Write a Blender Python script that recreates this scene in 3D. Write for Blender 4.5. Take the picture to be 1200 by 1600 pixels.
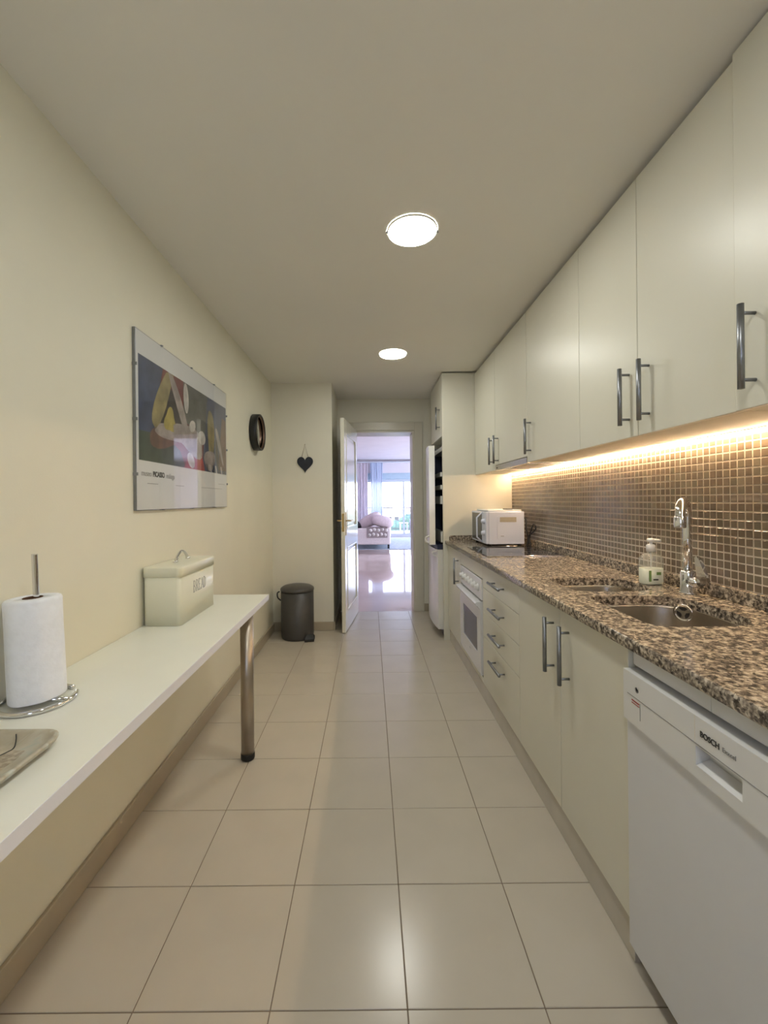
import bpy, bmesh, math, random
from mathutils import Vector, Matrix
random.seed(7)
S = bpy.context.scene
for o in list(bpy.data.objects): bpy.data.objects.remove(o)
COL = S.collection
PI = math.pi

# ---------------------------------------------------------------- camera
cam_d = bpy.data.cameras.new('camera'); cam = bpy.data.objects.new('camera', cam_d); COL.objects.link(cam)
cam_d.sensor_fit = 'HORIZONTAL'; cam_d.sensor_width = 36; cam_d.lens = 660/1200*36
cam_d.shift_x = 22/1200; cam_d.shift_y = -18/1200; cam_d.clip_start = .02; cam_d.clip_end = 500
r_ = .010
ax = Vector((1, 0, -r_)).normalized(); az = Vector((0, -1, 0)); ay = az.cross(ax)
cam.matrix_world = Matrix(((ax.x, ay.x, az.x, 0), (ax.y, ay.y, az.y, 0), (ax.z, ay.z, az.z, 1.25), (0, 0, 0, 1)))
S.camera = cam
# ---------------------------------------------------------------- world, sun, exposure
W = bpy.data.worlds.new('world'); S.world = W; W.use_nodes = True
wn = W.node_tree.nodes; wl = W.node_tree.links; wn.clear()
wo = wn.new('ShaderNodeOutputWorld'); wb = wn.new('ShaderNodeBackground')
tc = wn.new('ShaderNodeTexCoord'); sx = wn.new('ShaderNodeSeparateXYZ'); rp = wn.new('ShaderNodeValToRGB')
wl.new(tc.outputs['Generated'], sx.inputs[0]); wl.new(sx.outputs['Z'], rp.inputs[0]); wl.new(rp.outputs[0], wb.inputs[0]); wl.new(wb.outputs[0], wo.inputs[0])
rp.color_ramp.elements[0].position = 0.0; rp.color_ramp.elements[0].color = (.72, .79, 1, 1)
rp.color_ramp.elements[1].position = .6; rp.color_ramp.elements[1].color = (.48, .60, 1, 1)
wb.inputs[1].default_value = 1.9
sun_d = bpy.data.lights.new('sun', 'SUN'); sun_d.energy = 2.0; sun_d.angle = .01; sun_d.color = (1, .93, .82)
sun = bpy.data.objects.new('sun', sun_d); COL.objects.link(sun); sun.rotation_euler = (math.radians(42), 0, math.radians(-27)); sun.location = (0, 16, 20)
S.view_settings.view_transform = 'Standard'; S.view_settings.look = 'None'; S.view_settings.gamma = 1
S.view_settings.use_curve_mapping = False; S.view_settings.exposure = 2.35
LAMP = 15.5          # downlight emission
LED = 19.5           # led tape emission

# ---------------------------------------------------------------- materials
def mat(name, col, rough=.5, metal=0, var=.04, scale=8, bump=0, bscale=60, coat=0, spec=.5, emis=None, es=0, trans=0, col2=None, vec='Object', stretch=None, crough=.05, sheen=0):
    m = bpy.data.materials.new(name); m.use_nodes = True; N = m.node_tree.nodes; L = m.node_tree.links
    b = N['Principled BSDF']
    t = N.new('ShaderNodeTexCoord'); n = N.new('ShaderNodeTexNoise'); n.inputs['Scale'].default_value = scale; n.inputs['Detail'].default_value = 3
    src = t.outputs[vec]
    if stretch:
        mp = N.new('ShaderNodeMapping'); mp.inputs['Scale'].default_value = stretch; L.new(src, mp.inputs[0]); src = mp.outputs[0]
    L.new(src, n.inputs['Vector'])
    r = N.new('ShaderNodeValToRGB')
    c1 = [max(0, c*(1-var)) for c in col]; c2 = list(col2) if col2 else [min(1, c*(1+var)) for c in col]
    r.color_ramp.elements[0].position = .35; r.color_ramp.elements[1].position = .65
    r.color_ramp.elements[0].color = (*c1, 1); r.color_ramp.elements[1].color = (*c2, 1)
    L.new(n.outputs[0], r.inputs[0]); L.new(r.outputs[0], b.inputs['Base Color'])
    b.inputs['Roughness'].default_value = rough; b.inputs['Metallic'].default_value = metal
    b.inputs['Coat Weight'].default_value = coat; b.inputs['Coat Roughness'].default_value = crough
    b.inputs['Specular IOR Level'].default_value = spec
    b.inputs['Transmission Weight'].default_value = trans
    b.inputs['Sheen Weight'].default_value = sheen
    if emis: b.inputs['Emission Color'].default_value = (*emis, 1); b.inputs['Emission Strength'].default_value = es
    if bump:
        n2 = N.new('ShaderNodeTexNoise'); n2.inputs['Scale'].default_value = bscale; n2.inputs['Detail'].default_value = 4
        L.new(src, n2.inputs['Vector']); bp = N.new('ShaderNodeBump'); bp.inputs['Strength'].default_value = bump; bp.inputs['Distance'].default_value = .002
        L.new(n2.outputs[0], bp.inputs['Height']); L.new(bp.outputs[0], b.inputs['Normal'])
    return m

def glass_mat(name, tint=(1, 1, 1), ior=1.45, rough=.0, boost=0):
    m = bpy.data.materials.new(name); m.use_nodes = True; N = m.node_tree.nodes; L = m.node_tree.links; N.clear()
    o = N.new('ShaderNodeOutputMaterial'); mx = N.new('ShaderNodeMixShader'); tr = N.new('ShaderNodeBsdfTransparent'); gl = N.new('ShaderNodeBsdfGlossy'); fr = N.new('ShaderNodeLayerWeight')
    tr.inputs[0].default_value = (*tint, 1); gl.inputs['Roughness'].default_value = rough; fr.inputs[0].default_value = .5
    pw = N.new('ShaderNodeMath'); pw.operation = 'POWER'; pw.inputs[1].default_value = 5; ma = N.new('ShaderNodeMath'); ma.operation = 'MULTIPLY_ADD'; f0 = ((ior-1)/(ior+1))**2; ma.inputs[1].default_value = 1-f0; ma.inputs[2].default_value = f0
    L.new(fr.outputs['Facing'], pw.inputs[0]); L.new(pw.outputs[0], ma.inputs[0]); L.new(ma.outputs[0], mx.inputs[0])
    src1 = tr.outputs[0]
    if boost:
        df = N.new('ShaderNodeBsdfDiffuse'); m2 = N.new('ShaderNodeMixShader'); m2.inputs[0].default_value = boost; df.inputs[0].default_value = (.85, .85, .82, 1)
        L.new(tr.outputs[0], m2.inputs[1]); L.new(df.outputs[0], m2.inputs[2]); src1 = m2.outputs[0]
    L.new(src1, mx.inputs[1]); L.new(gl.outputs[0], mx.inputs[2]); L.new(mx.outputs[0], o.inputs[0])
    return m

def granite_mat():
    m = bpy.data.materials.new('granite'); m.use_nodes = True; N = m.node_tree.nodes; L = m.node_tree.links; b = N['Principled BSDF']
    g = N.new('ShaderNodeNewGeometry'); w = N.new('ShaderNodeTexNoise'); w.inputs['Scale'].default_value = 60; w.inputs['Detail'].default_value = 2
    L.new(g.outputs['Position'], w.inputs['Vector'])
    mxv = N.new('ShaderNodeMix'); mxv.data_type = 'VECTOR'; mxv.inputs[0].default_value = .015
    L.new(g.outputs['Position'], mxv.inputs[4]); L.new(w.outputs['Color'], mxv.inputs[5])
    v = N.new('ShaderNodeTexVoronoi'); v.inputs['Scale'].default_value = 150; L.new(mxv.outputs[1], v.inputs['Vector'])
    sp = N.new('ShaderNodeSeparateColor'); L.new(v.outputs['Color'], sp.inputs[0])
    n = N.new('ShaderNodeTexNoise'); n.inputs['Scale'].default_value = 75; n.inputs['Detail'].default_value = 2; L.new(g.outputs['Position'], n.inputs['Vector'])
    md = N.new('ShaderNodeMath'); md.operation = 'MULTIPLY_ADD'; md.inputs[1].default_value = .55
    ms = N.new('ShaderNodeMath'); ms.operation = 'MULTIPLY_ADD'; ms.inputs[1].default_value = 1.6; ms.inputs[2].default_value = -.56
    L.new(n.outputs[0], ms.inputs[0]); L.new(sp.outputs[0], md.inputs[0]); L.new(ms.outputs[0], md.inputs[2])
    r = N.new('ShaderNodeValToRGB'); e = r.color_ramp.elements; r.color_ramp.interpolation = 'LINEAR'
    e[0].position = 0; e[0].color = (.03, .027, .024, 1); e[1].position = .95; e[1].color = (.60, .52, .40, 1)
    for p, c in ((.2, (.065, .053, .043, 1)), (.38, (.14, .115, .09, 1)), (.55, (.25, .205, .155, 1)), (.72, (.43, .36, .27, 1))):
        x = e.new(p); x.color = c
    L.new(md.outputs[0], r.inputs[0]); L.new(r.outputs[0], b.inputs['Base Color'])
    b.inputs['Roughness'].default_value = .16
    return m

def sheer_mat(name, col, alpha):
    m = bpy.data.materials.new(name); m.use_nodes = True; N = m.node_tree.nodes; L = m.node_tree.links; N.clear()
    o = N.new('ShaderNodeOutputMaterial'); a = N.new('ShaderNodeMixShader'); c = N.new('ShaderNodeMixShader')
    tr = N.new('ShaderNodeBsdfTransparent'); d = N.new('ShaderNodeBsdfDiffuse'); tl = N.new('ShaderNodeBsdfTranslucent')
    n = N.new('ShaderNodeTexNoise'); n.inputs['Scale'].default_value = 400
    d.inputs[0].default_value = (*col, 1); tl.inputs[0].default_value = (*col, 1)
    mr = N.new('ShaderNodeMapRange'); mr.inputs[3].default_value = alpha-.05; mr.inputs[4].default_value = alpha+.05
    L.new(n.outputs[0], mr.inputs[0]); L.new(mr.outputs[0], a.inputs[0])
    c.inputs[0].default_value = .12; L.new(d.outputs[0], c.inputs[1]); L.new(tl.outputs[0], c.inputs[2])
    L.new(tr.outputs[0], a.inputs[1]); L.new(c.outputs[0], a.inputs[2]); L.new(a.outputs[0], o.inputs[0])
    return m

M = {}
M['wall'] = mat('wall_paint', (.77, .74, .60), .55, var=.015, scale=3, bump=.12, bscale=180)
M['wall2'] = mat('wall_paint_far', (.75, .72, .60), .55, var=.015, scale=3, bump=.1, bscale=180)
M['ceil'] = mat('ceiling_paint', (.80, .78, .71), .75, var=.01, scale=2)
M['lwall'] = mat('living_wall_paint', (.84, .78, .80), .8, var=.02, scale=2)
M['grout'] = mat('floor_grout', (.20, .15, .11), .9)
M['tile'] = mat('floor_tile', (.52, .465, .375), .22, var=.02, scale=5, spec=.5, bump=.05, bscale=25)
M['ltile'] = mat('polished_floor', (.62, .49, .43), .05, var=.06, scale=1.5, spec=.6, bump=.05, bscale=3)
M['skirt'] = mat('skirting_tile', (.40, .345, .25), .3, var=.03, scale=6)
M['cab'] = mat('cabinet_laminate', (.68, .66, .56), .36, var=.012, scale=3, spec=.45, bump=.04, bscale=14)
M['cabin'] = mat('cabinet_carcass', (.62, .58, .46), .5)
M['plinth'] = mat('plinth_laminate', (.53, .49, .42), .25)
M['hand'] = mat('brushed_steel_handle', (.27, .28, .30), .38, 1, var=.05, scale=40)
M['chrome'] = mat('chrome', (.75, .75, .76), .07, 1, var=.01)
M['steel'] = mat('brushed_steel', (.56, .53, .48), .26, 1, var=.06, scale=6, stretch=(1, 40, 1), bump=.05)
M['leg'] = mat('table_leg_steel', (.45, .40, .34), .36, 1, var=.03, scale=10, stretch=(1, 1, .1))
M['white'] = mat('white_enamel', (.72, .72, .72), .25, var=.01, coat=.3)
M['mwhite'] = mat('microwave_white', (.64, .67, .78), .25, var=.01, coat=.2)
M['fridge'] = mat('fridge_enamel', (.74, .73, .68), .2, var=.01, coat=.3)
M['dw'] = mat('dishwasher_white', (.66, .665, .68), .3, var=.01)
M['dwpanel'] = mat('dishwasher_panel', (.70, .70, .69), .28, var=.01)
M['table'] = mat('table_laminate', (.80, .81, .73), .28, var=.01)
M['tedge'] = mat('table_edge_band', (.80, .80, .84), .35, var=.01)  # bluish tint carries the cool window light on the table edge
M['cream'] = mat('cream_enamel', (.76, .75, .60), .28, var=.01, coat=.15)
M['black'] = mat('black_plastic', (.012, .012, .013), .4, var=.1)
M['rubber'] = mat('black_rubber', (.01, .01, .01), .6, var=.1)
M['bin'] = mat('bin_grey_paint', (.052, .049, .046), .42, var=.03, bump=.03)
M['binlid'] = mat('bin_lid_paint', (.068, .063, .058), .38, var=.03)
M['slate'] = mat('slate', (.012, .015, .024), .6, var=.2, scale=20, bump=.1)
M['string'] = mat('jute_string', (.25, .16, .09), .9)
M['paper'] = mat('paper_towel', (.84, .87, .92), .95, var=.02, scale=60, bump=.6, bscale=120)
M['card'] = mat('cardboard_core', (.12, .06, .03), .9)
M['hob'] = mat('hob_black_glass', (.012, .012, .014), .04, var=.1, spec=.8)
M['oglass'] = mat('oven_dark_glass', (.05, .053, .056), .12, var=.05, spec=.6)
M['mglass'] = mat('microwave_dark_glass', (.06, .062, .06), .15, var=.05)
M['navy'] = mat('fridge_shadowed_liner', (.012, .018, .055), .5, var=.1)  # shade of the unlit fridge interior is put into this dark colour
M['granite'] = granite_mat()
M['brass'] = mat('aged_brass', (.55, .40, .20), .25, 1)
M['door'] = mat('door_white_lacquer', (.72, .70, .60), .14, var=.01, coat=.3)
M['trim'] = mat('architrave_lacquer', (.62, .585, .48), .3, var=.01)
M['glass'] = glass_mat('window_glass')
M['posterglass'] = glass_mat('poster_glass', (1, 1, 1), 1.5)
M['bottle'] = glass_mat('clear_plastic', (.93, .95, .92), 1.6, .05, .14)
M['mirror'] = mat('mirror_silver', (.62, .62, .60), .03, 1, var=.01)
M['bronze'] = mat('bronze_bezel', (.18, .12, .09), .35, .8)
M['posterw'] = mat('poster_paper', (.72, .73, .72), .6, var=.01)
M['ink'] = mat('black_ink', (.03, .03, .03), .6)
M['inkgrey'] = mat('grey_ink', (.25, .25, .25), .6)
M['soap'] = mat('white_soap_label', (.80, .82, .72), .35, var=.03)
M['green'] = mat('leaf_green_print', (.14, .24, .07), .5)
M['red'] = mat('red_print', (.35, .04, .03), .5)
M['sofa'] = mat('sofa_linen', (.82, .74, .72), .9, var=.05, scale=30, bump=.2)
M['cush'] = mat('cushion_linen', (.80, .68, .70), .9, var=.05, scale=20, bump=.2)
M['throw'] = mat('throw_taupe', (.36, .30, .29), .9, var=.05, scale=50)
M['dots'] = mat('throw_pale_dots', (.72, .68, .64), .9)
M['darkfab'] = mat('dark_fabric', (.06, .05, .06), .9, var=.1)
M['rug'] = mat('rug_wool', (.45, .50, .55), .95, var=.12, scale=12, bump=.4)
M['drape'] = mat('grey_drape', (.14, .12, .12), .9, var=.1)
M['sheer'] = sheer_mat('sheer_voile', (.74, .66, .72), .96)
M['sheer2'] = sheer_mat('sheer_voile_thin', (.62, .70, .86), .95)
M['frame'] = mat('window_frame_white', (.62, .66, .70), .4)
M['shut'] = mat('shutter_box', (.45, .58, .66), .5)
M['terr'] = mat('terrace_tile', (.45, .36, .28), .6, var=.06)
M['iron'] = mat('painted_iron', (.05, .06, .07), .5)
M['leaf'] = mat('tree_foliage', (.035, .08, .06), .8, var=.3, scale=2, col2=(.07, .13, .09))
M['bark'] = mat('bark', (.10, .07, .05), .9)
M['render'] = mat('white_render', (.75, .72, .66), .8)
M['roof'] = mat('clay_roof', (.38, .30, .27), .8, var=.2)
M['land'] = mat('dry_hillside', (.20, .19, .10), .95, var=.3, scale=.3)
M['wicker'] = mat('outdoor_wicker', (.08, .08, .10), .7, var=.3, scale=60)
M['led'] = mat('led_emitter', (1, .8, .5), .5, emis=(1, .73, .47), es=LED)
M['tape'] = mat('led_tape', (.75, .70, .6), .5)
M['lamp'] = mat('downlight_diffuser', (1, 1, 1), .5, emis=(1, 1, .93), es=LAMP)
MT = [mat('mosaic_%s' % n, c, .13, var=.05, scale=60, spec=.6) for n, c in
      (('umber', (.165, .125, .088)), ('taupe', (.19, .148, .105)), ('sand', (.22, .18, .13)), ('brown', (.175, .130, .092)), ('olive', (.18, .15, .105)))]
M['mgrout'] = mat('mosaic_grout', (.58, .50, .40), .35, var=.05)

# ---------------------------------------------------------------- mesh helpers
class B:
    """collects shapes in world coordinates, linked as one mesh object"""
    def __init__(s): s.bm = bmesh.new(); s.mats = []; s.cur = 0
    def use(s, m):
        if m not in s.mats: s.mats.append(m)
        s.cur = s.mats.index(m); return s
    def _fin(s, faces):
        for f in faces: f.material_index = s.cur
    def box(s, x0, x1, y0, y1, z0, z1, bev=0, seg=1, rot=None, piv=None):
        n0 = set(s.bm.faces)
        r = bmesh.ops.create_cube(s.bm, size=1)
        for v in r['verts']: v.co = Vector(((x0+x1)/2+v.co.x*(x1-x0), (y0+y1)/2+v.co.y*(y1-y0), (z0+z1)/2+v.co.z*(z1-z0)))
        vs = r['verts']
        if bev:
            es = list({e for v in vs for e in v.link_edges})
            bmesh.ops.bevel(s.bm, geom=es, offset=bev, segments=seg, affect='EDGES', profile=.5)
        nf = [f for f in s.bm.faces if f not in n0]
        if rot is not None:
            vv = {v for f in nf for v in f.verts}; p = Vector(piv)
            for v in vv: v.co = rot @ (v.co-p)+p
        s._fin(nf); return s
    def lathe(s, cx, cy, prof, seg=32, axis='Z', c3=None, cap=True):
        """prof: list of (r, h) ; axis Z about (cx,cy); for X/Y axis pass c3 origin"""
        rings = []
        for r, h in prof:
            ring = []
            for i in range(seg):
                a = 2*PI*i/seg; p, q = r*math.cos(a), r*math.sin(a)
                if axis == 'Z': co = (cx+p, cy+q, h)
                elif axis == 'X': co = (c3[0]+h, c3[1]+p, c3[2]+q)
                else: co = (c3[0]+p, c3[1]+h, c3[2]+q)
                ring.append(s.bm.verts.new(co))
            rings.append(ring)
        fs = []
        for a, b in zip(rings, rings[1:]):
            for i in range(seg):
                j = (i+1) % seg; fs.append(s.bm.faces.new((a[i], a[j], b[j], b[i])))
        if cap:
            if prof[0][0] > 1e-6: fs.append(s.bm.faces.new(rings[0][::-1]))
            if prof[-1][0] > 1e-6: fs.append(s.bm.faces.new(rings[-1]))
        for f in fs: f.smooth = True
        s._fin(fs); return s
    def tube(s, pts, r, seg=10, closed=False, flat=None):
        pts = [Vector(p) for p in pts]; n = len(pts); rings = []; up = None
        rs = r if isinstance(r, (list, tuple)) else [r]*n
        for i, p in enumerate(pts):
            if closed: t = (pts[(i+1) % n]-pts[i-1]).normalized()
            else: t = (pts[min(i+1, n-1)]-pts[max(i-1, 0)]).normalized()
            if up is None:
                up = Vector((0, 0, 1)) if abs(t.z) < .9 else Vector((1, 0, 0))
            u = (up-t*up.dot(t))
            if u.length < 1e-4: u = t.orthogonal()
            u.normalize(); up = u; w = t.cross(u)
            fl = flat if flat else (1, 1)
            rings.append([s.bm.verts.new(p+u*math.cos(2*PI*k/seg)*rs[i]*fl[0]+w*math.sin(2*PI*k/seg)*rs[i]*fl[1]) for k in range(seg)])
        fs = []
        pairs = list(zip(rings, rings[1:]))
        if closed: pairs.append((rings[-1], rings[0]))
        for a, b in pairs:
            for i in range(seg):
                j = (i+1) % seg; fs.append(s.bm.faces.new((a[i], a[j], b[j], b[i])))
        if not closed: fs.append(s.bm.faces.new(rings[0][::-1])); fs.append(s.bm.faces.new(rings[-1]))
        for f in fs: f.smooth = True
        s._fin(fs); return s
    def prism(s, pts, d, smooth=False):
        """pts: closed polygon in 3D, d: extrusion vector"""
        d = Vector(d); a = [s.bm.verts.new(p) for p in pts]; b = [s.bm.verts.new(Vector(p)+d) for p in pts]; n = len(a)
        fs = [s.bm.faces.new(a[::-1]), s.bm.faces.new(b)]
        for i in range(n):
            j = (i+1) % n; f = s.bm.faces.new((a[i], a[j], b[j], b[i])); f.smooth = smooth; fs.append(f)
        s._fin(fs); return s
    def poly(s, pts):
        f = s.bm.faces.new([s.bm.verts.new(p) for p in pts]); s._fin([f]); return s
    def grid(s, fn, nu, nv, smooth=True):
        g = [[s.bm.verts.new(fn(i/nu, j/nv)) for j in range(nv+1)] for i in range(nu+1)]; fs = []
        for i in range(nu):
            for j in range(nv):
                f = s.bm.faces.new((g[i][j], g[i+1][j], g[i+1][j+1], g[i][j+1])); f.smooth = smooth; fs.append(f)
        s._fin(fs); return s
    def ell(s, c, rad, seg=20, rings=12, n=2.0, rot=None):
        """superellipsoid, n>2 boxier"""
        c = Vector(c); g = []; sg = lambda v, e: math.copysign(abs(v)**e, v); e = 2/n
        for i in range(rings+1):
            ph = -PI/2+PI*i/rings; row = []
            for k in range(seg):
                th = 2*PI*k/seg
                v = Vector((rad[0]*sg(math.cos(ph), e)*sg(math.cos(th), e), rad[1]*sg(math.cos(ph), e)*sg(math.sin(th), e), rad[2]*sg(math.sin(ph), e)))
                if rot is not None: v = rot @ v
                row.append(s.bm.verts.new(c+v))
            g.append(row)
        fs = []
        for i in range(rings):
            for k in range(seg):
                j = (k+1) % seg; fs.append(s.bm.faces.new((g[i][k], g[i][j], g[i+1][j], g[i+1][k])))
        for f in fs: f.smooth = True
        s._fin(fs)
        bmesh.ops.remove_doubles(s.bm, verts=[v for row in (g[0], g[-1]) for v in row], dist=1e-5)
        return s
    def link(s, name, m=None, parent=None, solid=0):
        bm = s.bm
        bmesh.ops.recalc_face_normals(bm, faces=bm.faces)
        xs = [v.co.x for v in bm.verts]; ys = [v.co.y for v in bm.verts]; zs = [v.co.z for v in bm.verts]
        org = Vector(((min(xs)+max(xs))/2, (min(ys)+max(ys))/2, min(zs)))
        bmesh.ops.translate(bm, verts=bm.verts, vec=-org)
        me = bpy.data.meshes.new(name); bm.to_mesh(me); bm.free()
        ms = s.mats or [m]
        for x in ms: me.materials.append(M[x] if isinstance(x, str) else x)
        o = bpy.data.objects.new(name, me); COL.objects.link(o)
        place(o, org, parent)
        if solid:
            md = o.modifiers.new('thickness', 'SOLIDIFY'); md.thickness = solid; md.offset = 0
        return o
def wpos(o):
    p = Vector(o.location)
    while o.parent: o = o.parent; p += Vector(o.location)
    return p
def place(o, org, parent):
    if parent is not None: o.parent = parent; o.location = Vector(org)-wpos(parent)
    else: o.location = org
def thing(name, label, cat, loc, group=None):
    o = bpy.data.objects.new(name, None); o.empty_display_size = .05; COL.objects.link(o); o.location = loc
    return tag(o, label, cat, group)
def tag(o, label=None, cat=None, group=None, kind=None):
    if label: o['label'] = label
    if cat: o['category'] = cat
    if group: o['group'] = group
    if kind: o['kind'] = kind
    return o
def struct(name, b, m=None, label=None, **k):
    o = b.link(name, m, **k); o['kind'] = 'structure'
    if label: o['label'] = label
    return o
def smooth_arc(pts, n=8):
    """catmull-rom through points"""
    P = [Vector(p) for p in pts]; P = [P[0]*2-P[1]]+P+[P[-1]*2-P[-2]]; out = []
    for i in range(1, len(P)-2):
        for k in range(n):
            t = k/n; a, b, c, d = P[i-1], P[i], P[i+1], P[i+2]
            out.append(.5*((2*b)+(c-a)*t+(2*a-5*b+4*c-d)*t*t+(3*b-a-3*c+d)*t**3))
    out.append(P[-2]); return out
def text_mesh(name, txt, size, org, xdir, ydir, m, parent, sx=1.0, depth=.0004, bold=0, align='CENTER'):
    cu = bpy.data.curves.new(name, 'FONT'); cu.body = txt; cu.size = size; cu.extrude = depth; cu.offset = bold; cu.align_x = align; cu.align_y = 'CENTER'
    t = bpy.data.objects.new(name, cu); COL.objects.link(t)
    dg = bpy.context.evaluated_depsgraph_get(); me = bpy.data.meshes.new_from_object(t.evaluated_get(dg)); bpy.data.objects.remove(t)
    X = Vector(xdir).normalized(); Y = Vector(ydir).normalized(); Z = X.cross(Y)
    for v in me.vertices: v.co = X*v.co.x*sx+Y*v.co.y+Z*v.co.z
    me.materials.clear(); me.materials.append(M[m]); me.name = name
    o = bpy.data.objects.new(name, me); COL.objects.link(o); place(o, Vector(org), parent); return o
def rrect(x0, x1, y0, y1, r, n=6, rb=None):
    """rounded rectangle loop (x,y); rb: larger radius on the x1 side"""
    rb = rb or r; out = []
    for cx, cy, a0, q in ((x1-rb, y1-rb, 0, rb), (x0+r, y1-r, PI/2, r), (x0+r, y0+r, PI, r), (x1-rb, y0+rb, 1.5*PI, rb)):
        for k in range(n+1):
            a = a0+PI/2*k/n; out.append((cx+q*math.cos(a), cy+q*math.sin(a)))
    return out
def slab_with_holes(name, outer, holes, z0, z1, m, parent):
    cu = bpy.data.curves.new(name, 'CURVE'); cu.dimensions = '2D'; cu.fill_mode = 'BOTH'; cu.extrude = (z1-z0)/2
    for lp in [outer]+holes:
        sp = cu.splines.new('POLY'); sp.points.add(len(lp)-1); sp.use_cyclic_u = True
        for p, q in zip(sp.points, lp): p.co = (q[0], q[1], 0, 1)
    t = bpy.data.objects.new(name, cu); COL.objects.link(t)
    dg = bpy.context.evaluated_depsgraph_get(); me = bpy.data.meshes.new_from_object(t.evaluated_get(dg)); bpy.data.objects.remove(t)
    cx = sum(p[0] for p in outer)/len(outer); cy = sum(p[1] for p in outer)/len(outer)
    for v in me.vertices: v.co = Vector((v.co.x-cx, v.co.y-cy, v.co.z+(z1-z0)/2))
    me.materials.clear(); me.materials.append(M[m])
    for p in me.polygons: p.material_index = 0
    o = bpy.data.objects.new(name, me); COL.objects.link(o); place(o, (cx, cy, z0), parent); return o

# ================================================================ SETTING
XL, XR, ZC = -.945, 1.27, 2.39
YB, YW = -1.3, 4.76            # back wall, door wall
struct('wall_left', B().box(XL-.1, XL, YB, 4.76, 0, ZC), 'wall')
struct('wall_nook', B().box(XL, -.36, 4.08, 4.76, 0, ZC), 'wall2', 'short cream wall with the slate heart beside the open door')
struct('wall_right', B().box(XR, XR+.1, YB, 4.76, 0, ZC), 'wall')
struct('wall_back', B().box(XL-.1, -.30, YB-.1, YB, 0, ZC).box(.20, XR+.1, YB-.1, YB, 0, ZC).box(-.30, .20, YB-.1, YB, 1.95, ZC).box(-.30, .20, YB-.1, YB, 0, 1.0), 'wall')
b2 = struct('added_window_3', B().box(-.30, -.25, YB-.07, YB-.02, 1.0, 1.95).box(.15, .20, YB-.07, YB-.02, 1.0, 1.95).box(-.25, .15, YB-.07, YB-.02, 1.9, 1.95).box(-.25, .15, YB-.07, YB-.02, 1.0, 1.05), 'trim', 'small added window, out of view at the near end of the kitchen')  # unseen window, added to let cool daylight into the kitchen
B().box(-.249, .149, YB-.048, YB-.042, 1.051, 1.899).link('pane', 'glass', b2)
DX0, DX1, DZ = -.18, .505, 2.035
w = B().box(XL-.1, DX0, YW, YW+.3, 0, ZC).box(DX1, XR+.1, YW, YW+.3, 0, ZC).box(DX0, DX1, YW, YW+.3, DZ, ZC)
struct('wall_far', w, 'wall2')
struct('ceiling', B().box(XL-.1, XR+.1, YB-.1, YW+.3, ZC, ZC+.12), 'ceil')
# floor: base of grout with separate tiles
fl = struct('floor', B().box(XL-.1, XR+.1, YB-.1, YW+.0, -.05, -.0022), 'grout')
xe = [XL, -.596, -.258, .080, .418, .756]; ye = [YB]+[1.037+.3385*k for k in range(-6, 11)]+[YW]
cache = {}
g = .0026
for i in range(len(xe)-1):
    for j in range(len(ye)-1):
        dx, dy = xe[i+1]-xe[i]-g, ye[j+1]-ye[j]-g
        if dx < .03 or dy < .03: continue
        key = (round(dx, 3), round(dy, 3))
        if key not in cache:
            t = B().box(0, dx, 0, dy, -.008, 0, .0012); o = t.link('tile', 'tile', fl); cache[key] = o
        else:
            o = cache[key].copy(); COL.objects.link(o); o.parent = fl
        o.location = Vector(((xe[i]+xe[i+1])/2, (ye[j]+ye[j+1])/2, -.008+random.uniform(-.0002, .0002)))-wpos(fl)
# skirting
def skirt(name, x0, x1, y0, y1):
    b = B().box(x0, x1, y0, y1, 0.0005, .085, .003)
    return struct(name, b, 'skirt')
skirt('baseboard_left', XL, XL+.014, YB, 4.08)
skirt('baseboard_nook', XL+.014, -.36, 4.066, 4.08)
skirt('baseboard_nook_side', -.36, -.346, 4.066, YW)
skirt('baseboard_far', .60, .72, YW-.014, YW)
# door surround
t = B()
for x0, x1 in ((DX0-.095, DX0), (DX1, DX1+.095)): t.box(x0, x1, YW-.016, YW, 0, DZ+.095, .004, 2)
t.box(DX0, DX1, YW-.016, YW, DZ, DZ+.095, .004, 2)
struct('trim_1', t, 'trim', 'cream architrave around the kitchen doorway')
t = B().box(DX0, DX0+.02, YW, YW+.3, 0, DZ).box(DX1-.02, DX1, YW, YW+.3, 0, DZ).box(DX0+.02, DX1-.02, YW, YW+.3, DZ-.02, DZ)
struct('trim_2', t, 'trim', 'cream lining inside the doorway')
# door leaf, open against the nook
dl = bpy.data.objects.new('door_1', None); COL.objects.link(dl); hx, hy = -.175, YW-.02
dl.location = (hx, hy, 0); tag(dl, 'white panelled door standing open', kind='structure')
Ld = .775; ang = math.atan2(-Ld*.994, -.098)   # direction of the leaf in plan
def leaf_part(name, shapes, m, lab=None, par=None):
    """shapes in leaf coordinates: x along leaf from hinge, y thickness, z"""
    b = B()
    for q in shapes: b.box(*q[:6], q[6] if len(q) > 6 else 0, 2)
    R = Matrix.Rotation(ang, 3, 'Z')
    for v in b.bm.verts: v.co = R @ v.co+Vector((hx, hy, 0))
    o = b.link(name, m, par or dl)
    if lab: o['label'] = lab
    return o
z0, z1 = .008, 2.03
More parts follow.
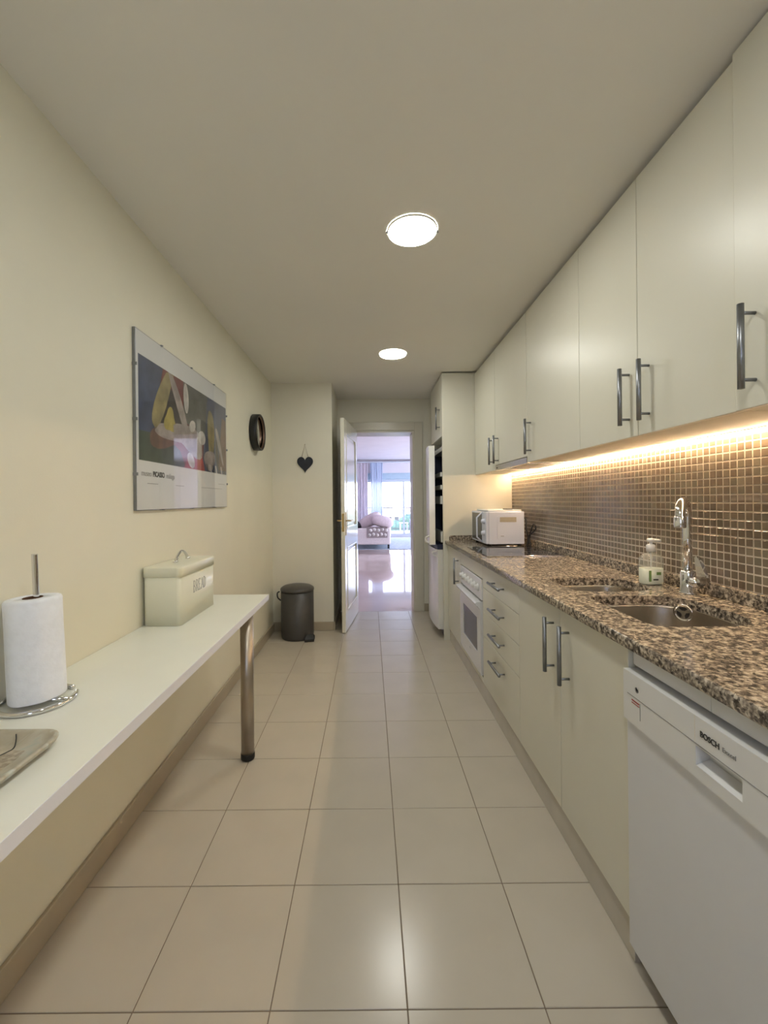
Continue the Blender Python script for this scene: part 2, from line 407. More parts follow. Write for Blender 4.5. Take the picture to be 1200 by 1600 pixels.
# stiles and rails leave recessed fields; y=0 face towards nook ... +.036 face towards doorway
leaf_part('door_frame', [(0, .11, 0, .036, z0, z1, .002), (Ld-.11, Ld, 0, .036, z0, z1, .002), (.11, Ld-.11, 0, .036, z0, .19), (.11, Ld-.11, 0, .036, .80, .98), (.11, Ld-.11, 0, .036, 1.90, z1)], 'door')
for a, b_ in ((.19, .80), (.98, 1.90)):
    leaf_part('door_panel', [(.11, Ld-.11, .010, .026, a, b_), (.15, Ld-.15, .004, .032, a+.04, b_-.04, .006)], 'door')
    leaf_part('panel_moulding', [(.11, .122, -.004, .040, a, b_, .002), (Ld-.122, Ld-.11, -.004, .040, a, b_, .002), (.122, Ld-.122, -.004, .040, a, a+.012, .002), (.122, Ld-.122, -.004, .040, b_-.012, b_, .002)], 'door')
leaf_part('lock_plate', [(Ld, Ld+.0015, .007, .029, .96, 1.13)], 'brass', 'brass lock plate')
for s in (-1, 1):
    y = 0 if s < 0 else .036
    h = leaf_part('handle_plate', [(Ld-.075, Ld-.04, min(y, y+s*.005), max(y, y+s*.005), .92, 1.14, .001)], 'brass', 'brass handle plate')
    leaf_part('handle_lever', [(Ld-.064, Ld-.050, min(y+s*.005, y+s*.05), max(y+s*.005, y+s*.05), 1.053, 1.067, .003), (Ld-.17, Ld-.05, min(y+s*.040, y+s*.052), max(y+s*.040, y+s*.052), 1.053, 1.067, .004)], 'brass', 'brass lever', h)

# ================================================================ LIVING ROOM AND OUTSIDE (far)
YV = 14.4; ZL = 2.62
struct('living_floor', B().box(-3.2, 4.6, YW+.0, YV+.15, -.05, 0), 'ltile', 'polished floor of the living room beyond the door')
struct('wall_living_left', B().box(-3.3, -3.2, YW+.3, YV, 0, ZL), 'lwall')
struct('wall_living_right', B().box(4.6, 4.7, YW+.3, 6.4, 0, ZL).box(4.6, 4.7, 13.2, YV, 0, ZL).box(4.6, 4.7, 6.4, 13.2, 2.2, ZL), 'lwall')
w2 = B()
for k in range(5): w2.box(4.62, 4.68, 6.4+k*1.685, 6.46+k*1.685, .05, 2.14)
w2.box(4.62, 4.68, 6.4, 13.2, 0, .05).box(4.62, 4.68, 6.4, 13.2, 2.14, 2.2)
w2 = struct('added_window_2', w2, 'frame', 'added side glass doors, out of view, brightening the living room')  # unseen glazing, added to brighten the living room
for k in range(4): B().box(4.647, 4.653, 6.461+k*1.685, 6.46+k*1.685+1.624, .051, 2.139).link('pane', 'glass', w2)
struct('wall_living_near', B().box(-3.2, XL-.1, YW+.2, YW+.3, 0, ZL).box(XR+.1, 4.6, YW+.2, YW+.3, 0, ZL).box(XL-.1, XR+.1, YW+.2, YW+.3, ZC+.12, ZL), 'lwall')
struct('ceiling_living', B().box(-3.2, 4.6, YW+.3, YV+.2, ZL, ZL+.1), 'lwall')
WX0, WX1, WZ = -.16, 3.4, 1.96
struct('wall_living_far', B().box(-3.3, WX0, YV, YV+.2, 0, ZL).box(WX1, 4.7, YV, YV+.2, 0, ZL).box(WX0, WX1, YV, YV+.2, WZ+.22, ZL), 'lwall')
struct('trim_3', B().box(-3.2, 4.6, YV-.12, YV, ZL-.07, ZL, .01), 'lwall', 'cornice over the balcony window')
struct('trim_4', B().box(WX0, WX1, YV-.02, YV+.16, WZ, WZ+.22, .01), 'shut', 'roller shutter box above the balcony window')
wi = B().box(WX0, WX1, YV+.04, YV+.12, 0.0, .05, .004).box(WX0, WX1, YV+.04, YV+.12, WZ-.05, WZ, .004)
wi.box(WX0, WX0+.05, YV+.04, YV+.12, .05, WZ-.05).box(WX1-.05, WX1, YV+.04, YV+.12, .05, WZ-.05)
win = struct('window_1', wi, 'frame', 'sliding glass doors to the balcony')
for x0, x1, yy in ((WX0+.05, 1.19, .05), (1.13, 2.28, .085), (2.22, WX1-.05, .05)):
    s_ = B().box(x0, x0+.045, YV+yy, YV+yy+.03, .05, WZ-.05).box(x1-.045, x1, YV+yy, YV+yy+.03, .05, WZ-.05)
    s_.box(x0+.045, x1-.045, YV+yy, YV+yy+.03, .05, .11).box(x0+.045, x1-.045, YV+yy, YV+yy+.03, WZ-.09, WZ-.05)
    so = s_.link('sash', 'frame', win)
    B().box(x0+.045, x1-.045, YV+yy+.012, YV+yy+.018, .11, WZ-.09).link('pane', 'glass', so)
# curtains
def curtain(name, label, xa, xb, y, m, folds, amp, squeeze=0):
    def fn(u, v):
        z = .02+v*(ZL-.102-.02)
        x = xa+(xb-xa)*u; mid = (xa+xb)/2
        sq = 1-squeeze*math.sin(PI*min(1, v*1.05))
        return (mid+(x-mid)*sq, y+amp*math.sin(u*folds*2*PI)*(.6+.4*(1-v))+.01*math.sin(u*31), z)
    b = B().grid(fn, folds*8, 12); o = b.link(name, m)
    return tag(o, label, 'curtain')
curtain('sheer_curtain', 'pinkish sheer curtain at the left end of the balcony window', -.56, -.07, YV-.17, 'sheer', 9, .02)
curtain('sheer_curtain', 'bluish sheer curtain nearest the bare glass of the balcony window', .02, .44, YV-.17, 'sheer2', 7, .022, .12)
curtain('drape', 'dark grey drape at the far left of the living room window', -.80, -.47, YV-.26, 'drape', 5, .03)
o = B().box(-1.2, 3.6, YV-.30, YV-.125, ZL-.10, ZL-.072, .004).link('curtain_rail', 'frame'); tag(o, 'flat white curtain rail under the living room cornice', 'curtain rail')
# sofa (end seen through the doorway)
sy = 10.75
sf = thing('sofa', 'beige linen sofa seen end-on through the doorway', 'sofa', (.05, sy+1, 0))
B().box(-.40, .50, sy+.02, sy+2.1, .12, .38, .03, 3).link('base', 'sofa', sf)
B().box(-.42, .52, sy, sy+.2, .12, .54, .04, 3).link('arm', 'sofa', sf)
B().box(-.42, .52, sy+1.92, sy+2.12, .12, .54, .04, 3).link('arm', 'sofa', sf)
B().box(.30, .54, sy+.2, sy+1.92, .30, .70, .05, 3).link('backrest', 'sofa', sf)
for k in range(2): B().box(-.40, .29, sy+.21+k*.86, sy+1.05+k*.86, .38, .50, .04, 3).link('seat_cushion', 'sofa', sf)
for x in (-.36, .44):
    for y in (sy+.06, sy+2.04): B().box(x, x+.05, y, y+.05, .013 if 0 else .0, .12, .004).link('leg', 'black', sf)
R = lambda a, ax_: Matrix.Rotation(math.radians(a), 3, ax_)
for lab, c, rad, rt, m in (
    ('big rumpled pale cushion on the left of the sofa end', (.0, sy+.50, .72), (.33, .17, .16), R(-28, 'Y'), 'cush'),
    ('big pale cushion slumped over the right of the sofa end', (.32, sy+.17, .71), (.29, .15, .15), R(14, 'Y'), 'cush'),
    ('dark cushion low on the sofa seat behind the door edge', (-.32, sy+.50, .60), (.14, .13, .09), R(10, 'Y'), 'darkfab')):
    o = B().ell(c, rad, 24, 14, 2.6, rt).link('cushion', m); tag(o, lab, 'cushion', 'cushions on the sofa')
th = thing('throw_blanket', 'taupe throw with pale dots hung over the sofa arm', 'blanket', (.17, sy-.01, .28))
B().box(-.09, .44, sy-.02, sy-.008, .30, .56, .004).box(-.09, .44, sy-.02, sy+.22, .548, .562, .004).link('cloth', 'throw', th)
for i in range(5):
    for k in range(2):
        cx = -.02+i*.10+(.03 if k else 0); cz = .37+k*.12+(.02 if i % 2 else 0)
        B().lathe(0, 0, [(.042, 0), (.042, .002)], 16, 'Y', (cx, sy-.0225, cz)).link('dot', 'dots', th)
rug = B().box(-.9, 3.2, 10.72, 14.0, .0005, .012, .004).link('rug', 'rug'); tag(rug, 'pale blue-grey rug between sofa and balcony window', 'rug')
for o in sf.children:
    if o.name.startswith('leg'): o.location.z += .0125; 
for o in sf.children:
    if o.name.startswith('leg'):
        for v in o.data.vertices:
            if v.co.z > .06: v.co.z -= .0125
# outside
struct('terrace', B().box(-4, 6, YV+.2, 17.4, -.2, 0), 'terr', 'balcony floor outside the living room')
rl = thing('balcony_railing', 'dark iron balcony railing with thin upright bars', 'railing', (1.2, 17.2, 0))
B().box(-3.9, 5.9, 17.18, 17.22, .93, .97, .006).link('top_rail', 'iron', rl)
B().box(-3.9, 5.9, 17.19, 17.21, .08, .11).link('bottom_rail', 'iron', rl)
first = None
for k in range(66):
    x = -3.85+k*.148
    if first is None: first = B().box(x, x+.016, 17.192, 17.208, 0 if k % 11 == 0 else .0, .93).link('baluster', 'iron', rl)
    else:
        o = first.copy(); COL.objects.link(o); o.parent = rl; o.location = first.location+Vector((k*.148, 0, 0))
oc = thing('outdoor_armchair', 'dark wicker outdoor armchair on the balcony at the right', 'armchair', (1.85, 15.9, 0))
B().box(1.5, 2.2, 15.6, 16.2, .08, .34, .02, 2).link('seat', 'wicker', oc)
B().box(1.5, 1.6, 15.6, 16.2, .34, .50, .02, 2).link('arm', 'wicker', oc); B().box(2.1, 2.2, 15.6, 16.2, .34, .50, .02, 2).link('arm', 'wicker', oc)
for x in (1.52, 2.13):
    for y in (15.62, 16.13): B().box(x, x+.05, y, y+.05, 0, .08).link('leg', 'iron', oc)
ot = thing('outdoor_table', 'small white outdoor table beside the wicker armchair', 'table', (1.3, 16.2, 0))
B().box(1.12, 1.46, 16.0, 16.4, .36, .39, .006).link('table_top', 'render', ot)
for x in (1.14, 1.41):
    for y in (16.02, 16.35): B().box(x, x+.03, y, y+.03, 0, .36).link('leg', 'render', ot)
struct('hillside', B().grid(lambda u, v: (-60+140*u, 22+150*v, -7+4*v+.6*math.sin(u*19)+.6*math.sin(v*13+u*7)), 24, 24), 'land', 'dry hillside falling away below the balcony')
tl = ['rounded dark tree', 'tall leafy tree', 'broad low tree']
rt_ = random.Random(3)
ordn = ('first', 'second', 'third', 'fourth', 'fifth', 'sixth', 'seventh', 'eighth', 'ninth', 'tenth')
for k in range(10):
    y = (34, 48, 60)[k % 3]; x = (-.02+k*.019)*y*1.6; top = 1.25-.021*y-rt_.uniform(0, .9); base = -6.4+.6*math.sin(k)
    tr = thing('tree', 'green tree on the hillside beyond the balcony railing, %s from the left' % ordn[k], 'tree', (x, y, base-.3), 'trees beyond the balcony')
    B().lathe(x, y, [(.2, base-.3), (.13, top-1.6)], 8).link('trunk', 'bark', tr)
    b = B()
    for q in range(9):
        b.ell((x+rt_.uniform(-.6, .6), y+rt_.uniform(-.6, .6), top-.9-rt_.uniform(0, 2.2)), (rt_.uniform(.6, 1.1),)*2+(rt_.uniform(.5, .9),), 10, 6)
    for v in b.bm.verts: v.co += Vector((rt_.uniform(-.12, .12), rt_.uniform(-.12, .12), rt_.uniform(-.12, .12)))
    b.link('crown', 'leaf', tr)
for x, y, w_, lab in ((3.2, 70, 5, 'white house nearest the middle of the view over the railing'), (9, 84, 7, 'larger white house farther right on the hillside'), (-5, 78, 6, 'white house at the left of the hillside')):
    h = thing('house', lab, 'house', (x, y, -5.5), 'houses on the hillside')
    B().box(x-w_/2, x+w_/2, y, y+5, -5.5, -.8).link('wall', 'render', h)
    B().prism([(x-w_/2-.3, y-.3, -.8), (x+w_/2+.3, y-.3, -.8), (x, y-.3, .1)], (0, 5.6, 0)).link('roof', 'roof', h)
    for q in (-1.2, 0, 1.2): B().box(x+q-.35, x+q+.35, y-.05, y-.005, -2.6, -1.5).link('window', 'oglass', h)

# ================================================================ BASE UNITS
XF = .69
def bar_handle(parent, x, y, z, L=.205, axis='Z', out=-1, reach=.035):
    """bar handle; x = door face, bar sits reach in front of it"""
    b = B(); bx = x+out*reach; r = .0075; e = L/2; s = L/2-.022
    if axis == 'Z':
        b.tube([(bx, y, z-e), (bx, y, z+e)], r, 12)
        for q in (-s, s): b.tube([(bx, y, z+q), (x, y, z+q)], .0045, 8)
    else:
        b.tube([(bx, y-e, z), (bx, y+e, z)], r, 12)
        for q in (-s, s): b.tube([(bx, y+q, z), (x, y+q, z)], .0045, 8)
    return b.link('handle', 'hand', parent)
def carcass(parent, y0, y1, z0=.115, z1=.85, x0=XF+.022, x1=XR-.004, top=False):
    b = B().box(x0, x1, y0+.0005, y0+.016, z0, z1).box(x0, x1, y1-.016, y1-.0005, z0, z1).box(x0, x1, y0+.016, y1-.016, z0, z0+.016).box(x1-.01, x1, y0+.016, y1-.016, z0+.016, z1)
    if top: b.box(x0, x1-.01, y0+.016, y1-.016, z1-.016, z1)
    return b.link('carcass', 'cabin', parent)
def front(parent, name, y0, y1, z0, z1, m='cab', x=XF, th=.02):
    return B().box(x, x+th, y0+.0015, y1-.0015, z0+.0015, z1-.0015, .0012).link(name, m, parent)
# sink cabinet
c = thing('sink_cabinet', 'two-door cream base cabinet under the sinks, beside the dishwasher', 'cabinet', (.97, 1.55, .115), 'cream base units under the worktop')
carcass(c, 1.135, 1.97)
d = front(c, 'door', 1.135, 1.545, .115, .85); bar_handle(d, XF, 1.475, .70)
d = front(c, 'door', 1.545, 1.97, .115, .85); bar_handle(d, XF, 1.598, .70)
# drawer cabinet
c = thing('drawer_cabinet', 'cream four-drawer base cabinet between oven and sink cabinet', 'cabinet', (.97, 2.29, .115), 'cream base units under the worktop')
carcass(c, 1.97, 2.605)
for (a, b_), hz in zip(((.709, .85), (.563, .709), (.413, .563), (.115, .413)), (.782, .634, .490, .340)):
    d = front(c, 'drawer', 1.97, 2.605, a, b_); bar_handle(d, XF, 2.27, hz, .20, 'Y')
# oven housing + oven
c = thing('oven_housing', 'cream housing panels around and above the built-in oven', 'cabinet', (.97, 2.92, .115), 'cream base units under the worktop')
B().box(XF+.022, XR-.004, 2.606, 2.612, .115, .85).box(XF+.022, XR-.004, 3.229, 3.235, .115, .85).link('carcass', 'cabin', c)
front(c, 'filler_panel', 2.605, 3.235, .757, .85); front(c, 'filler_panel', 2.605, 3.235, .115, .148)
ov = thing('oven', 'white built-in oven with dark glass door below the hob', 'oven', (.97, 2.92, .15))
B().box(XF+.03, XR-.03, 2.62, 3.22, .152, .752).link('body', 'black', ov)
B().box(XF-.004, XF+.028, 2.625, 3.222, .622, .752, .003, 2).link('control_panel', 'white', ov)
for k in range(6):
    y = 2.70+k*.088; b = B().lathe(0, 0, [(.024, 0), (.024, -.006), (.018, -.010), (.016, -.026), (.012, -.028)], 20, 'X', (XF-.004, y, .690))
    b.link('knob', 'white', ov)
dr = B()
ya, yb, za, zb = 2.633, 3.222, .152, .612
ga, gb, gz0, gz1 = 2.72, 3.125, .268, .49
dr.box(XF-.008, XF+.026, ya, ga, za, zb).box(XF-.008, XF+.026, gb, yb, za, zb).box(XF-.008, XF+.026, ga, gb, za, gz0).box(XF-.008, XF+.026, ga, gb, gz1, zb)
dr = dr.link('door', 'white', ov)
B().box(XF-.004, XF+.02, ga, gb, gz0, gz1).link('glass', 'oglass', dr)
hp = []
b = B().prism([(XF-.008, 2.634, .610), (XF-.034, 2.634, .608), (XF-.040, 2.634, .598), (XF-.034, 2.634, .586), (XF-.026, 2.634, .583), (XF-.008, 2.634, .560)], (0, .584, 0)); b.link('handle', 'white', dr)
B().box(XF-.0088, XF-.008, 2.90, 2.94, .225, .232).link('badge', 'inkgrey', dr)
# narrow cabinet
c = thing('narrow_cabinet', 'narrow cream base cabinet with one tall handle beside the fridge', 'cabinet', (.97, 3.5, .115), 'cream base units under the worktop')
carcass(c, 3.236, 3.758); d = front(c, 'door', 3.236, 3.758, .115, .85); bar_handle(d, XF, 3.315, .69)
# dishwasher
dw = thing('dishwasher', 'white freestanding dishwasher under the near end of the worktop', 'dishwasher', (.97, .83, 0))
B().box(XF+.03, XR-.03, .535, 1.125, .07, .79).link('body', 'white', dw)
DF = .68
B().box(DF+.001, XF+.029, .532, 1.128, .064, .664, .002, 2).link('door', 'dw', dw)
# control panel with handle recess
hy0, hy1, hz0, hz1 = .768, .878, .694, .735
cp = B().box(DF-.008, XF+.029, .532, hy0, .667, .797, .0).box(DF-.008, XF+.029, hy1, 1.128, .667, .797, .0).box(DF-.008, XF+.029, hy0, hy1, hz1, .797).box(DF-.008, XF+.029, hy0, hy1, .667, hz0)
cp.box(XF+.012, XF+.029, hy0, hy1, hz0, hz1)
cp = cp.link('control_panel', 'dwpanel', dw)
B().prism([(DF-.008, hy0+.001, hz0+.0005), (XF+.010, hy0+.001, hz0+.0005), (XF+.010, hy0+.001, hz0+.012)], (0, hy1-hy0-.002, 0)).link('grip_slope', 'white', cp)
B().box(DF-.0088, DF-.0078, .532, 1.11, .7385, .7400).link('panel_seam', 'inkgrey', cp)
B().box(DF-.0085, DF-.0078, .8795, .8805, .74, .797).link('panel_seam', 'tape', cp)
B().box(DF-.0088, DF-.0078, 1.058, 1.0595, .690, .733).link('label_edge', 'inkgrey', cp)
B().box(DF-.0088, DF-.0078, 1.062, 1.092, .728, .731).box(DF-.0088, DF-.0078, 1.062, 1.092, .722, .724).link('red_stripe', 'red', cp)['label'] = 'red printed stripes'
B().lathe(0, 0, [(.007, 0), (.007, -.001), (.0045, -.001), (.0045, 0)], 20, 'X', (DF-.008, 1.071, .762)).link('power_mark', 'inkgrey', cp)
text_mesh('lettering', 'BOSCH', .0165, (DF-.009, .841, .7655), (0, -1, 0), (0, 0, 1), 'ink', cp, .9, bold=.0003)
text_mesh('lettering', 'Exxcel', .0125, (DF-.009, .795, .7655), (0, -1, 0), (0, 0, 1), 'inkgrey', cp, .95)
for y in (.57, 1.09): B().lathe(.74, y, [(.02, .0), (.02, .02), (.012, .02), (.012, .07)], 12).link('foot', 'black', dw)
for y in (.57, 1.09): B().lathe(1.2, y, [(.02, .0), (.02, .02), (.012, .02), (.012, .07)], 12).link('foot', 'black', dw)
fp = B().box(XF+.012, XF+.03, .875, 1.133, .805, .852).box(XF+.012, XF+.03, .53, .8735, .805, .852).link('filler_strip', 'dwpanel'); tag(fp, 'pale filler strip between dishwasher and worktop', 'filler strip')
# near base unit (beyond the frame edge, carries the worktop)
c = thing('base_cabinet', 'cream base cabinet on the near side of the dishwasher', 'cabinet', (.97, .2, .115), 'cream base units under the worktop')
carcass(c, -.07, .528); d = front(c, 'door', -.07, .528, .115, .85); bar_handle(d, XF, .47, .70)
# plinth
o = B().box(.70, .716, 1.135, 3.758, .001, .112, .001).link('plinth', 'plinth'); tag(o, 'pale grey plinth board along the foot of the base cabinets', 'plinth')
o = B().box(.782, .796, -.07, 1.13, .001, .06, .001).link('plinth', 'plinth'); tag(o, 'set-back plinth board under the dishwasher', 'plinth')
# worktop with upstands
wt = thing('worktop', 'speckled brown granite worktop with two sink cut-outs', 'worktop', (.97, 1.8, .855))
SB = rrect(.795, 1.135, 1.185, 1.565, .05, 6, .12); SS = rrect(.80, 1.125, 1.645, 1.925, .045, 6, .09)
TY1 = 3.757
slab_with_holes('slab', [(.672, -.10), (XR-.001, -.10), (XR-.001, TY1), (.672, TY1)], [SB[::-1], SS[::-1]], .855, .887, 'granite', wt)
# polished rounded nose
b = B()
prof = [(.673, .855), (.668, .8565), (.666, .861), (.666, .880), (.6675, .8855), (.673, .887)]
b.prism([(x, -.10, z) for x, z in prof], (0, TY1+.10, 0), True); b.link('front_edge', 'granite', wt)
B().box(XR-.022, XR-.001, -.10, TY1, .8872, .934, .002).link('upstand', 'granite', wt)
b = B(); pr = [(.70, .8872), (.70, .915), (.703, .924), (.712, .931), (.725, .933), (XR-.023, .933), (XR-.023, .8872)]
b.prism([(x, TY1-.02, z) for x, z in pr], (0, .02, 0)).link('upstand', 'granite', wt)
# sinks
def sink(label, lp_args, depth, overflow):
    x0, x1, y0, y1, r, rb = lp_args
    s = thing('sink_bowl', label, 'sink', ((x0+x1)/2, (y0+y1)/2, .853-depth), 'undermounted steel sinks')
    b = B(); loops = []
    for off, z in ((.022, .853), (-.003, .853), (-.001, .8515), (.000, .845), (.006, .853-depth+.05), (.014, .853-depth+.02), (.03, .853-depth+.005), (.06, .853-depth)):
        o_ = -off if z < .852 else off
        lp = rrect(x0-o_, x1+o_, y0-o_, y1+o_, max(r+o_, .012), 6, max(rb+o_, .02))
        loops.append([b.bm.verts.new((p[0], p[1], z)) for p in lp])
    n = len(loops[0])
    for A, Bq in zip(loops, loops[1:]):
        for i in range(n):
            j = (i+1) % n; f = b.bm.faces.new((A[i], A[j], Bq[j], Bq[i])); f.smooth = True
    b.bm.faces.new(loops[-1])
    bowl = b.link('bowl', 'steel', s)
    cx, cy, zb = (x0+x1)/2+.03, (y0+y1)/2, .853-depth
    B().lathe(cx, cy, [(.045, zb+.0005), (.045, zb+.003), (.036, zb+.003), (.032, zb+.001)], 24).link('drain', 'chrome', s)
    if overflow:
        yq, zq, xq = overflow
        ov_ = B().lathe(0, 0, [(.031, 0), (.031, -.004), (.027, -.006), (.025, -.003), (.022, -.003)], 28, 'X', (xq, yq, zq)).link('overflow', 'chrome', s)
        ov_['label'] = 'round chrome overflow with three slots'
        for k in range(3):
            a0 = PI/2+k*2*PI/3; pts = []
            for q in range(6): a = a0-.72+1.44*q/5; pts.append((xq-.0032, yq+.020*math.cos(a), zq+.020*math.sin(a)))
            for q in range(4): a = a0+.5-1.0*q/3; pts.append((xq-.0032, yq+.008*math.cos(a), zq+.008*math.sin(a)))
            B().prism(pts, (-.0008, 0, 0)).link('slot', 'black', ov_)
        ov_.rotation_euler.z = math.radians(33)
    return s
sink('large steel sink bowl nearest the camera, with a round overflow', (.795, 1.135, 1.185, 1.565, .05, .12), .17, (1.507, .838, 1.1165))
sink('small steel sink bowl on the hob side of the large one', (.80, 1.125, 1.645, 1.925, .045, .09), .13, None)
# hob
hb = thing('hob', 'black glass hob with a steel front edge set in the worktop', 'hob', (.985, 2.93, .887))
B().box(.735, 1.235, 2.665, 3.205, .8873, .8925, .0015).link('glass_top', 'hob', hb)
B().box(.735, 1.235, 2.655, 2.664, .8873, .8935, .001).link('front_trim', 'chrome', hb)
B().box(.735, 1.235, 3.206, 3.214, .8873, .8935, .001).link('rear_trim', 'chrome', hb)
for x, y, r in ((.86, 2.80, .075), (1.10, 2.80, .09), (.86, 3.06, .09), (1.10, 3.06, .075)):
    B().lathe(x, y, [(r, .8926), (r, .8928), (r-.002, .8928), (r-.002, .8926)], 32, cap=False).link('cooking_zone', 'inkgrey', hb)
# mosaic backsplash
ms = struct('trim_5', B().box(XR-.0074, XR-.0006, -.10, 3.756, .9345, 1.466), 'mgrout', 'mosaic backsplash behind the worktop')
P = .0295; G = .0044; base = []
rows = 18
protos = []
for m in MT:
    b = B().box(XR-.0085, XR-.005, 0, P-G, 0, P-G, .0011); o = b.link('tile', m, ms); protos.append(o)
rr = random.Random(5); usedp = set(); y = 1.335; ycols = []
nrow = int((1.466-.9345)/P)+1
stuff = B()
k = 0; Y = -.09
ystart = 1.335-round((1.335+.09)/P)*P
ncol = int((3.754-ystart)/P)
for j in range(ncol):
    yy = ystart+j*P
    ind = 1.30 < yy < 1.30+16*P
    for i in range(nrow):
        zz = .9345+i*P+.002; hgt = min(P-G, 1.4655-zz)
        if hgt < .008: continue
        mi = rr.choice((0, 0, 1, 1, 2, 3, 3, 4))
        jx = rr.uniform(-.0004, .0004)
        if ind and hgt > P-G-.001:
            src = protos[mi]
            if mi in usedp: o = src.copy(); COL.objects.link(o); o.parent = ms
            else: o = src; usedp.add(mi)
            o.location = Vector((XR-.00675+jx, yy+(P-G)/2, zz))-wpos(ms)
        else:
            stuff.use(MT[mi]); x1 = XR-.0085+jx; d_ = .0012
            a0, a1, c0, c1 = yy, yy+P-G, zz, zz+hgt
            q = [(x1+.0035, a0, c0), (x1+.0035, a1, c0), (x1+.0035, a1, c1), (x1+.0035, a0, c1)]
            t_ = [(x1, a0+d_, c0+d_), (x1, a1-d_, c0+d_), (x1, a1-d_, c1-d_), (x1, a0+d_, c1-d_)]
            V = [stuff.bm.verts.new(p) for p in q+t_]
            fs = [stuff.bm.faces.new(V[4:])]+[stuff.bm.faces.new((V[e], V[(e+1) % 4], V[4+(e+1) % 4], V[4+e])) for e in range(4)]
            stuff._fin(fs)
for o in protos:
    if protos.index(o) not in usedp: bpy.data.objects.remove(o)
tag(stuff.link('mosaic_tiles', None, ms), kind='stuff')

# ================================================================ WALL UNITS
XU = .94; UZ = 1.466
def upper(label, y0, y1, doors, z0=UZ, xo=0, z1=ZC-.022):
    c = thing('wall_cabinet', label, 'cabinet', (1.1, (y0+y1)/2, z0), 'cream wall cabinets over the worktop')
    b = B().box(XU+.022+xo, XR-.001, y0+.0005, y1-.0005, z0+.004, z0+.020).box(XU+.022+xo, XR-.001, y0+.0005, y0+.016, z0+.02, z1).box(XU+.022+xo, XR-.001, y1-.016, y1-.0005, z0+.02, z1)
    b.box(XU+.022+xo, XR-.001, y0+.016, y1-.016, z1-.016, z1); b.link('carcass', 'cabin', c)
    for a, b_, hy in doors:
        d = front(c, 'door', a, b_, z0, z1, x=XU+xo); bar_handle(d, XU+xo, hy, 1.613, .205)
    return c
upper('cream wall cabinet at the right edge, nearest the camera', .28, 1.078, ((.28, .679, .34), (.679, 1.078, 1.02)), xo=-.006, z1=ZC-.012)
upper('two-door cream wall cabinet above the sinks', 1.08, 1.886, ((1.08, 1.477, 1.417), (1.477, 1.886, 1.525)))
upper('single cream wall cabinet between the sink cabinets and the hood', 1.886, 2.518, ((1.886, 2.518, 2.458),))
upper('cream wall cabinet above the steel extractor hood', 2.52, 3.158, ((2.52, 3.158, 3.083),), z0=1.502)
upper('cream wall cabinet in the corner beside the fridge panel', 3.16, 3.757, ((3.16, 3.757, 3.20),))
o = B().box(XU+.05, XR-.001, .28, 3.757, ZC-.011, ZC-.0005).link('gap_shade_strip', 'bronze'); tag(o, 'dark strip standing for the shaded gap between wall cabinets and ceiling', 'filler strip')  # dark colour stands for shade in the gap above the cabinets
hd = thing('extractor_hood', 'slim steel extractor hood under the wall cabinet over the hob', 'hood', (1.1, 2.84, 1.462))
B().box(XU-.002, XU+.02, 2.523, 3.155, 1.462, 1.500, .002).link('front_strip', 'steel', hd)
B().box(XU+.021, XR-.012, 2.523, 3.155, 1.470, 1.500).link('body', 'white', hd)
B().box(XU+.05, XR-.06, 2.62, 3.06, 1.466, 1.4695).link('grease_filter', 'hand', hd)
B().lathe(0, 0, [(.006, 0), (.006, -.003)], 12, 'X', (XU-.002, 3.11, 1.481)).link('button', 'black', hd)
# led tape
lt = thing('led_strip', 'warm glowing led strip under the wall cabinets along the backsplash', 'led strip', (1.235, 2.0, 1.462))
B().box(1.2285, 1.2415, .29, 2.518, 1.4665, 1.4690).box(1.2285, 1.2415, 3.162, 3.74, 1.4665, 1.4690).box(1.2285, 1.2415, 2.518, 3.162, 1.4665, 1.4692).link('tape', 'tape', lt)
b = B(); y = .30
while y < 3.735: b.box(1.2305, 1.2395, y, y+.011, 1.4612, 1.4664); y += .0167
tag(b.link('led', 'led', lt), kind='stuff')

# ================================================================ FRIDGE HOUSING + FRIDGE
fh = thing('fridge_housing', 'tall cream side panel and top cupboard around the fridge', 'cabinet', (.96, 4.1, 0))
B().box(.650, XR-.001, 3.760, 3.784, 0, ZC-.012, .002).link('side_panel', 'cab', fh)
B().box(.690, XR-.001, 4.462, 4.480, 0, ZC-.012, .002).link('side_panel', 'cab', fh)
B().box(.675, XR-.001, 3.785, 4.461, 1.83, ZC-.02).link('top_box', 'cabin', fh)
d = B().box(.652, .672, 3.786, 4.460, 1.822, ZC-.014, .0015).link('door', 'cab', fh); bar_handle(d, .652, 3.90, 2.0, .205)
fr = thing('fridge', 'white fridge freezer with its upper door slightly open', 'fridge', (.9, 4.11, 0))
fy0, fy1, fx = 3.805, 4.44, .665
b = B().box(fx, XR-.03, fy0, fy0+.04, .84, 1.74).box(fx, XR-.03, fy1-.04, fy1, .84, 1.74).box(fx, XR-.03, fy0+.04, fy1-.04, 1.70, 1.74).box(XR-.09, XR-.03, fy0+.04, fy1-.04, .84, 1.70).box(fx, XR-.03, fy0+.04, fy1-.04, .80, .84)
b.box(fx, XR-.03, fy0, fy1, .05, .80).link('body', 'fridge', fr)
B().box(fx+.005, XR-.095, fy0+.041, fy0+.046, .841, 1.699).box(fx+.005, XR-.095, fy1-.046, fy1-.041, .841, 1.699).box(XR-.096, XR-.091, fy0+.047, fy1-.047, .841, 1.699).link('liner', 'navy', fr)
for za, zb in ((.86, .96), (1.21, 1.285), (1.345, 1.385), (1.462, 1.502)):
    B().box(fx-.02, fx+.012, fy0+.05, fy1-.05, za, zb, .003).box(fx+.012, XR-.10, fy0+.05, fy1-.05, za, za+.006).link('shelf', 'fridge', fr)
